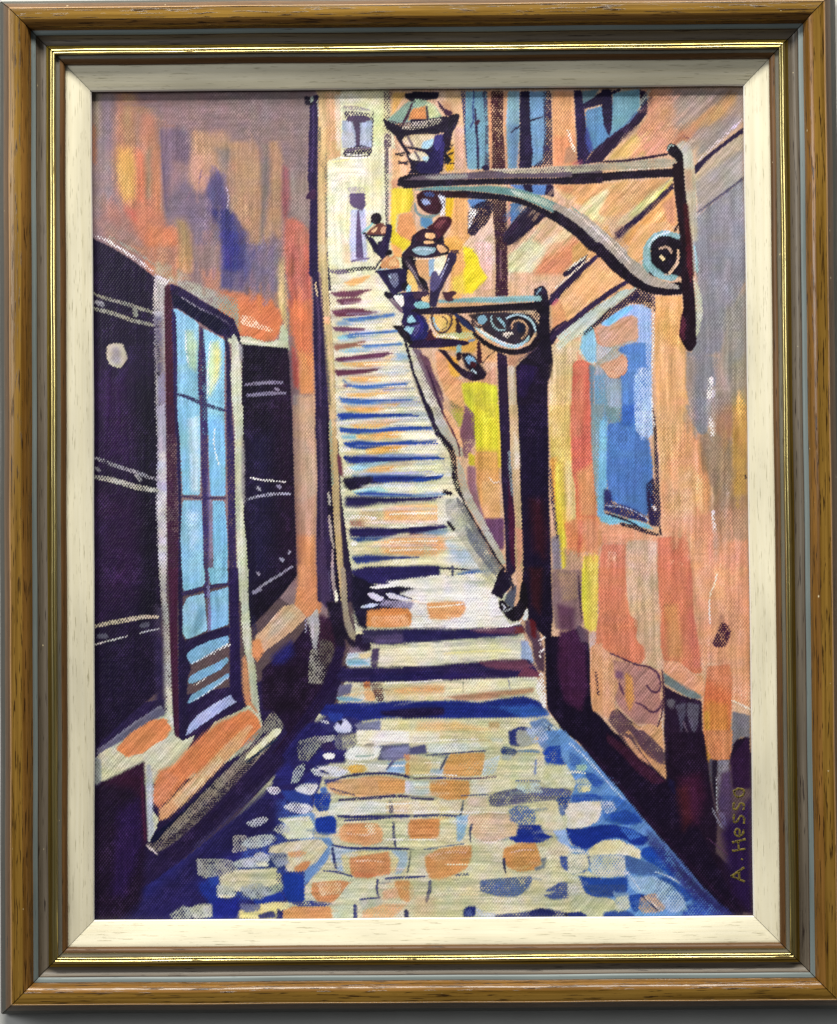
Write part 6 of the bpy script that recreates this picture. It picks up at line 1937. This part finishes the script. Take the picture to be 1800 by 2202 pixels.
s 1c1844 4.4>2.4 90,84 130,85 168,83 ;e5
s 2c3c8c 2>1 100,79 124,79 150,80 ;e4
s 1d1848 5>2.6 94,114 130,114 172,110 ;e5
s 28306c 2.6>1.4 96,140 126,139 156,138 ;e5
s 9ca0c0 1.8 130,60 150,59 170,58 ;d2
@2,2
s 24459c 2>1 -4,17 6,17 16,17
s 1f3d90 2.4>1 0,32 10,31 20,30
s 1f3f94 3>1.4 0,46 14,46 28,46 ;e5
s 1f3f94 3.4>1.4 0,66 12,66 26,63 ;e5
s 241c58 2.6>1.4 0,84 12,83 26,82 ;e5
s 241c50 4>2 0,113 14,112 30,110 ;e5
@1,3
p e6e4d2 126,9 150,6 182,2 182,15 150,15 134,13 ;f2 gh e5
s 1c1a40 1.4 130,18 140,22 150,25
@3,4
p c8cca8 -4,112 14,110 16,124 6,130 -4,130 ;f3 gh d1
p c8ccb0 22,126 48,128 50,132 24,132 ;f3 gh d1
p c4ccb0 -4,132 8,134 12,150 -4,150 ;f3 gh d2
p bcc4a8 40,152 52,150 54,162 42,166 ;f3 d2
p 9cb8d0 76,132 92,140 104,152 108,164 92,166 80,152 ;f4 gd d2
p 2c2870 70,88 84,100 102,120 122,144 146,166 160,174 140,174 112,150 88,122 70,100 ;gd f5 a7 d2
p 241c4c 96,118 120,142 146,164 162,174 150,174 120,152 98,128 ;gd f4 a6
@2,3
p 9cb0c8 104,146 120,144 126,156 112,160 ;f4 d3 gd
@3,0
p dba870 18,162 27,158 38,172 48,184 30,184 10,176 ;f3 gd
s a09890 7 10,124 24,137 38,149 52,162 64,173 72,182 ;gd f1
s b8b0a4 1.6 20,131 36,145 52,159 ;d3
@3,1
s 120a18 8.8 28,10 42,24 56,33 70,37 88,39 100,36 ;
p 98b4e0 28,72 40,63 54,55 66,54 74,60 74,92 60,92 60,76 44,80 ;f2 gv d1
p 6fb4dc 27,72 38,64 52,55 58,57 46,66 36,74 ;f2 gd
p c49a80 22,77 34,75 48,66 56,64 61,67 62,86 50,88 36,94 27,92 ;f2 gd
s b08468 2 36,78 48,72 56,67 ;d2
p a8aca8 24,92 36,95 50,90 58,88 56,98 46,106 28,112 23,102 ;f3 gd d2
p 5884c8 44,94 58,90 72,90 72,112 54,114 52,102 44,98 ;f3 gv d1
p c89c80 27,110 38,106 48,101 52,106 51,116 40,123 34,121 ;f2 gd d1
s 20162e 2.4 20,74 34,62 48,51 60,42 ;e6 d1
s 98b4e0 4 70,60 71,90 71,110 ;f2 d2 gv
@=1204,280,4.46
p dcaa74 14,58 20,60 30,70 36,76 28,78 14,88 4,94 0,80 10,70 ;gd f2
p dcac74 38,46 52,44 56,50 44,52 40,60 38,64 32,60 ;gd f2
s 2a1c3c 2.4 -4,80 4,73 12,66 20,59 ;gd
s e4d8c0 0.7 -2,76 6,69 14,62 ;d4
s 2a1c3c 2.6 -4,100 6,92 16,84 26,77 34,72 ;gd
s b0c0b0 3.4 0,100 12,91 22,84 32,78 ;gd d1
s 1c1430 2 12,98 22,90 32,83 42,79 ;d2 e6
s a49a92 4.6 -2,37 8,42 16,48 24,55 31,62 38,69 46,74 56,76 ;gd
s c0b8ac 1.2 4,38 14,45 24,54 34,64 ;d2
s 120a18 3.6 -2,40 8,47 16,55 24,64 32,71 40,76 48,78 58,78 ;
p 120c18 44,52 50,50 58,53 60,62 58,70 50,69 44,64 ;
s 84aab0 2.6 57,51 50,49 44,52 41,58 42,65 47,70 54,72 
s c4dcdc 0.8 53,49 46,51 43,56
s 120c18 2.2 57,54 50,53 46,56 45,62 49,67 53,65
s c8a888 1.6 57,58 57,64 53,69 
s b89c88 1.4 48,57 52,56 54,59
s dcc890 1.6 49,61 50,62
@3,3
p 3a1a34 140,47 146,50 148,56 146,64 142,70 134,70 131,67 134,60 137,52 ;d1 e5
s 4c2c44 1.4 36,76 46,80 60,87 72,88 80,94 83,102 82,112 74,112 70,106
s 4c2c44 1.4 60,122 66,124 72,130 78,131 83,126
s 3c2038 1.2 84,92 86,110 84,134 80,144
s f0e0c8 0.9 135,2 133,12 129,20 128,34 129,48
p d89c7c 86,86 100,84 112,96 122,100 124,112 108,110 92,98 ;f2 gd a6
@3,2
s 201838 2.4 79,40 80,70 82,100 ;d2 gv
s f0e4dc 2.4 129,8 131,24 ;d5
s f0e4dc 2.4 132,98 133,112 ;d5
@3,1
s f0e4dc 4 130,124 128,140 ;d5
"""  # top-left band: dull mauve paint with the top rail's shadow mixed in
TX = [190, 540, 890, 1230]; TY = [180, 530, 880, 1230, 1580]
org = (0, 0, 1)
def tp(s):
    a, b = s.split(','); ox, oy, k = org
    return plane(ox+float(a)*k, oy+float(b)*k)
def parse_opts(s):
    o = {}
    for t in s.split():
        o[t[0]] = t[1:] if t[0] == 'g' else float(t[1:] or 0)
    return o
for ln in PAINT.strip().splitlines():
    if ln[0] == '@':
        if ln[1] == 'F': org = (0, 0, 1.0369)
        elif ln[1] == '=': org = tuple(map(float, ln[2:].split(',')))
        else:
            c_, r_ = map(int, ln[1:].split(',')); org = (TX[c_], TY[r_], 10/4.34)
        continue
    body, _, op = ln.partition(';')
    if body[0] == 'b':      # wet-in-wet blending: short strokes that drag the colour they start on
        t = body.split(); o = parse_opts(op); pts = [tp(q) for q in t[4:]]
        n_, len_, wid = int(t[1]), float(t[2]), float(t[3]); g = o.get('g', 'v')
        w_ = window(pts, 0); ins = sd_poly(pts, w_) > 3
        jj, ii = np.nonzero(ins); pick = rng.integers(0, len(jj), n_)
        for q in pick:
            y_, x_ = jj[q]+w_[0].start, ii[q]+w_[1].start
            cc = C[y_, x_].copy(); x, y = float(GX[y_, x_]), float(GY[y_, x_])
            ang = {'v': 1.5708, 'h': 0., 'd': .76, 'e': -.78}[g]+rng.normal()*.09; l_ = len_*(.5+rng.random())*rng.choice([-1, 1])
            k_ = wid*(.5+rng.random())
            p3 = [(x, y, k_*.8), (x+l_*.5*math.cos(ang)+rng.normal()*.8, y+l_*.5*math.sin(ang)+rng.normal()*.8, k_), (x+l_*math.cos(ang), y+l_*math.sin(ang), k_*.5)]
            ww = window(p3, 12)
            if ww: lay(sd_line(p3, ww), ww, cc*(1+rng.normal()*.05)+rng.normal(size=3)*.012, {'f': 2, 'a': o.get('a', 6)*(.6+.6*rng.random()), 'g': g, 'e': 8, 'd': rng.random()*3}, True)
        continue
    o = parse_opts(op); t = body.split()
    colr = [int(t[1][i:i+2], 16)/255 for i in (0, 2, 4)]
    if t[0] == 'p':
        pts = [tp(q) for q in t[2:]]
        if len(pts) < 3: continue
        pts = chaikin(pts, True, 1)
        w_ = window(pts, 6+o.get('f', 0)*1.05)
        if w_: lay(sd_poly(pts, w_), w_, colr, o, False)
    else:
        ws = t[2].split('>'); w0 = float(ws[0]); w1 = float(ws[-1])
        pts = [tp(q) for q in t[3:]]; n_ = len(pts)
        k = org[2]*1000/1000/2*(1 if org[2] > 2 else 1)
        rad = []
        for i in range(n_):
            f = i/max(1, n_-1); rr_ = w0+(w1-w0)*f
            if n_ > 2 and i in (0, n_-1): rr_ *= .7
            rad.append(max(.55, rr_*k))
        p3 = [(p[0], p[1], r) for p, r in zip(pts, rad)]
        p3 = chaikin(p3, False, 2) if n_ > 2 else p3
        if 'g' not in o:
            dx, dy = abs(pts[-1][0]-pts[0][0]), abs(pts[-1][1]-pts[0][1])
            o['g'] = 'h' if dx > 2*dy else 'v' if dy > 2*dx else ('d' if (pts[-1][0]-pts[0][0])*(pts[-1][1]-pts[0][1]) > 0 else 'e')
        w_ = window(p3, 8+max(rad))
        if w_: lay(sd_line(p3, w_), w_, colr, o, True)
# the pigments themselves: reds a little chalkier, creams a little whiter
rg = np.clip(C[..., 0]-C[..., 1], 0, 1); sat = np.clip((rg-.12)*1.6, 0, 1)
C[..., 0] += .02*sat; C[..., 1] += .19*rg*sat; C[..., 2] += .30*rg*sat
lum = C.mean(-1); wl = sstep(.55, .8, lum)*(1-sat)
C[..., 0] += (.06+.03*ST['h'])*wl; C[..., 1] += .03*wl; C[..., 2] += (.085+.09*NS2)*wl
dk = 1-sstep(.08, .34, C.mean(-1))     # dark passages: glints and missing paint on weave crowns, put in as greyer purple
cr = sstep(.72, .98, COV)*dk*(.35+.65*sstep(-.3, .6, NS2))
C += cr[..., None]*np.array((.10, .08, .12), np.float32)
# thin paint and occlusion shade, both put into colour, darken the weave's hollows; small pigment variation
C *= (1+(.08+.13*sstep(-.5, .7, vnoise(GX/60, GY/38, 61)+.5*NS2-.6*(lum-.5)))*np.clip(WV, -1.2, 1.2))[..., None]
C += .045*np.clip(WV-.35, 0, 1)[..., None]
C *= (1+.035*vnoise(GX/2.2, GY/2.2, 71))[..., None]
C[..., 0] *= 1+.03*vnoise(GX/18, GY/25, 72); C[..., 2] *= 1+.04*vnoise(GX/22, GY/16, 73)
C = np.clip(C, .012, .98)
CL = np.where(C <= .04045, C/12.92, ((C+.055)/1.055)**2.4)*(K*1.05)
Zc = .00013*WV+.00007*Hh
verts = np.stack([GX*U, GY*U, Zc], -1).reshape(-1, 3).astype(np.float32)
me = bpy.data.meshes.new('canvas')
me.vertices.add(NX*NY); me.vertices.foreach_set('co', verts.ravel())
j, i = np.meshgrid(np.arange(NY-1), np.arange(NX-1), indexing='ij')
b0 = (j*NX+i).ravel(); quads = np.stack([b0, b0+1, b0+NX+1, b0+NX], -1).astype(np.int32)
nf = len(quads)
me.loops.add(nf*4); me.loops.foreach_set('vertex_index', quads.ravel())
me.polygons.add(nf); me.polygons.foreach_set('loop_start', np.arange(0, nf*4, 4, dtype=np.int32)); me.polygons.foreach_set('use_smooth', np.ones(nf, bool))
me.update(calc_edges=True)
at = me.color_attributes.new('paint', 'FLOAT_COLOR', 'POINT')
rgba = np.ones((NX*NY, 4), np.float32); rgba[:, :3] = CL.reshape(-1, 3); at.data.foreach_set('color', rgba.ravel())
m, nt, b = newmat('acrylic_on_canvas')
ca = N(nt, 'ShaderNodeVertexColor', layer_name='paint'); nt.links.new(ca.outputs[0], b.inputs['Base Color'])
b.inputs['Roughness'].default_value = .36; b.inputs['Specular IOR Level'].default_value = .3
me.materials.append(m)
canvas = bpy.data.objects.new('canvas', me); col.objects.link(canvas); canvas.parent = root

# stretched canvas body behind the painted face
hw, hh, zb, zf = W2+MARG*U, H2+MARG*U, -.012, -.0006
bv = [(-hw,-hh,zb),(hw,-hh,zb),(hw,hh,zb),(-hw,hh,zb),(-hw,-hh,zf),(hw,-hh,zf),(hw,hh,zf),(-hw,hh,zf)]
link('backing_board', bv, [(3,2,1,0),(4,5,6,7),(0,1,5,4),(1,2,6,5),(2,3,7,6),(3,0,4,7)], [MT['dark']], [0]*6, [(x, y) for x, y, z in bv], root, smooth=False)

# ------------------------------------------------------------------ the signature, painted letters
org = (1227.5, 1580, 10/4.34)
LET = [  # A . H e S S O, running up the right edge
 ['162,137 150,132', '150,132 161.5,124', '157.5,134.8 156.8,127.5'],
 ['159.2,115.8 160,116.4'],
 ['151,108.5 162.5,106.5', '151,100.5 162.5,97.6', '156.8,107 156.4,99.4'],
 ['157.3,94 157.6,88.6 155.6,87.6 153.2,89.4 153,92.4 155.2,94.8 158.6,94.6 161,92 161.4,88.8'],
 ['152.6,74.6 151.6,78.4 152.4,81.6 154.4,82 156.2,79.4 158,76 160.4,75.6 162,78.4 161.6,82.4'],
 ['152.6,63.2 151.4,66.4 151.8,69.4 154,70.2 156,68 157.6,64.4 160,63.4 161.8,65.8 161.4,69.6'],
 ['152.4,52.6 152.6,56.2 155.6,58 159.4,57.6 162,54.8 161.6,51.6 158.4,50.2 154.6,50.6 152.4,52.6'],
]
SV, SF = [], []
for strokes in LET:
    for s in strokes:
        p = [tp(q) for q in s.split()]
        if len(p) > 2: p = chaikin(p, False, 2)
        p = [np.array(q)*U for q in p]; n_ = len(p)
        for i_, q in enumerate(p):
            d = p[min(i_+1, n_-1)]-p[max(i_-1, 0)]; d = d/(np.linalg.norm(d)+1e-9); nrm = np.array([-d[1], d[0]])
            hwid = .00066*(1+.18*math.sin(i_*1.3+len(SV)))
            for t_, z_ in ((-1, .00001), (-.6, .00018), (.6, .00018), (1, .00001)):
                e_ = q+nrm*hwid*t_ + (d*hwid*.5 if i_ == n_-1 else -d*hwid*.5 if i_ == 0 else 0)
                SV.append((e_[0], e_[1], z_))
            if i_:
                b_ = len(SV)-8
                for k_ in range(3): SF.append((b_+k_, b_+4+k_, b_+5+k_, b_+1+k_))
m, nt, b = newmat('olive_gold_paint')
tc = N(nt,'ShaderNodeTexCoord'); n = N(nt,'ShaderNodeTexNoise', Scale=900., Detail=3.); nt.links.new(tc.outputs['Object'], n.inputs[0])
r = N(nt,'ShaderNodeValToRGB'); r.color_ramp.elements[0].position=.38; r.color_ramp.elements[1].position=.6
r.color_ramp.elements[0].color = lin('40341c'); r.color_ramp.elements[1].color = lin('84742a'); nt.links.new(n.outputs[0], r.inputs[0])
nt.links.new(r.outputs[0], b.inputs['Base Color']); b.inputs['Roughness'].default_value = .45
link('signature', SV, SF, [m], [0]*len(SF), None, canvas)

# ------------------------------------------------------------------ light
world = bpy.data.worlds.new('World'); scene.world = world; world.use_nodes = True
bg = world.node_tree.nodes['Background']; bg.inputs[0].default_value = (.93, .96, 1, 1); bg.inputs[1].default_value = .075
def area(name, loc, target, sx, sy, power, colr):
    ld = bpy.data.lights.new(name, 'AREA'); ld.shape = 'RECTANGLE'; ld.size = sx; ld.size_y = sy; ld.energy = power; ld.color = colr
    o = bpy.data.objects.new(name, ld); col.objects.link(o); o.location = loc
    from mathutils import Vector
    d = Vector(target)-Vector(loc); o.rotation_euler = d.to_track_quat('-Z', 'Y').to_euler(); return o
area('ceiling_light', (-0.1, 1.75, 0.95), (0, 0, 0), 2.0, .35, 90, (1, .97, .9))
area('fill_light', (-1.3, .5, 1.2), (0, 0, 0), .6, .8, 15, (.95, .97, 1))  # side fill added to lift the picture; no actual source there
scene.view_settings.view_transform = 'Standard'; scene.view_settings.look = 'None'; scene.view_settings.exposure = 0; scene.view_settings.gamma = 1
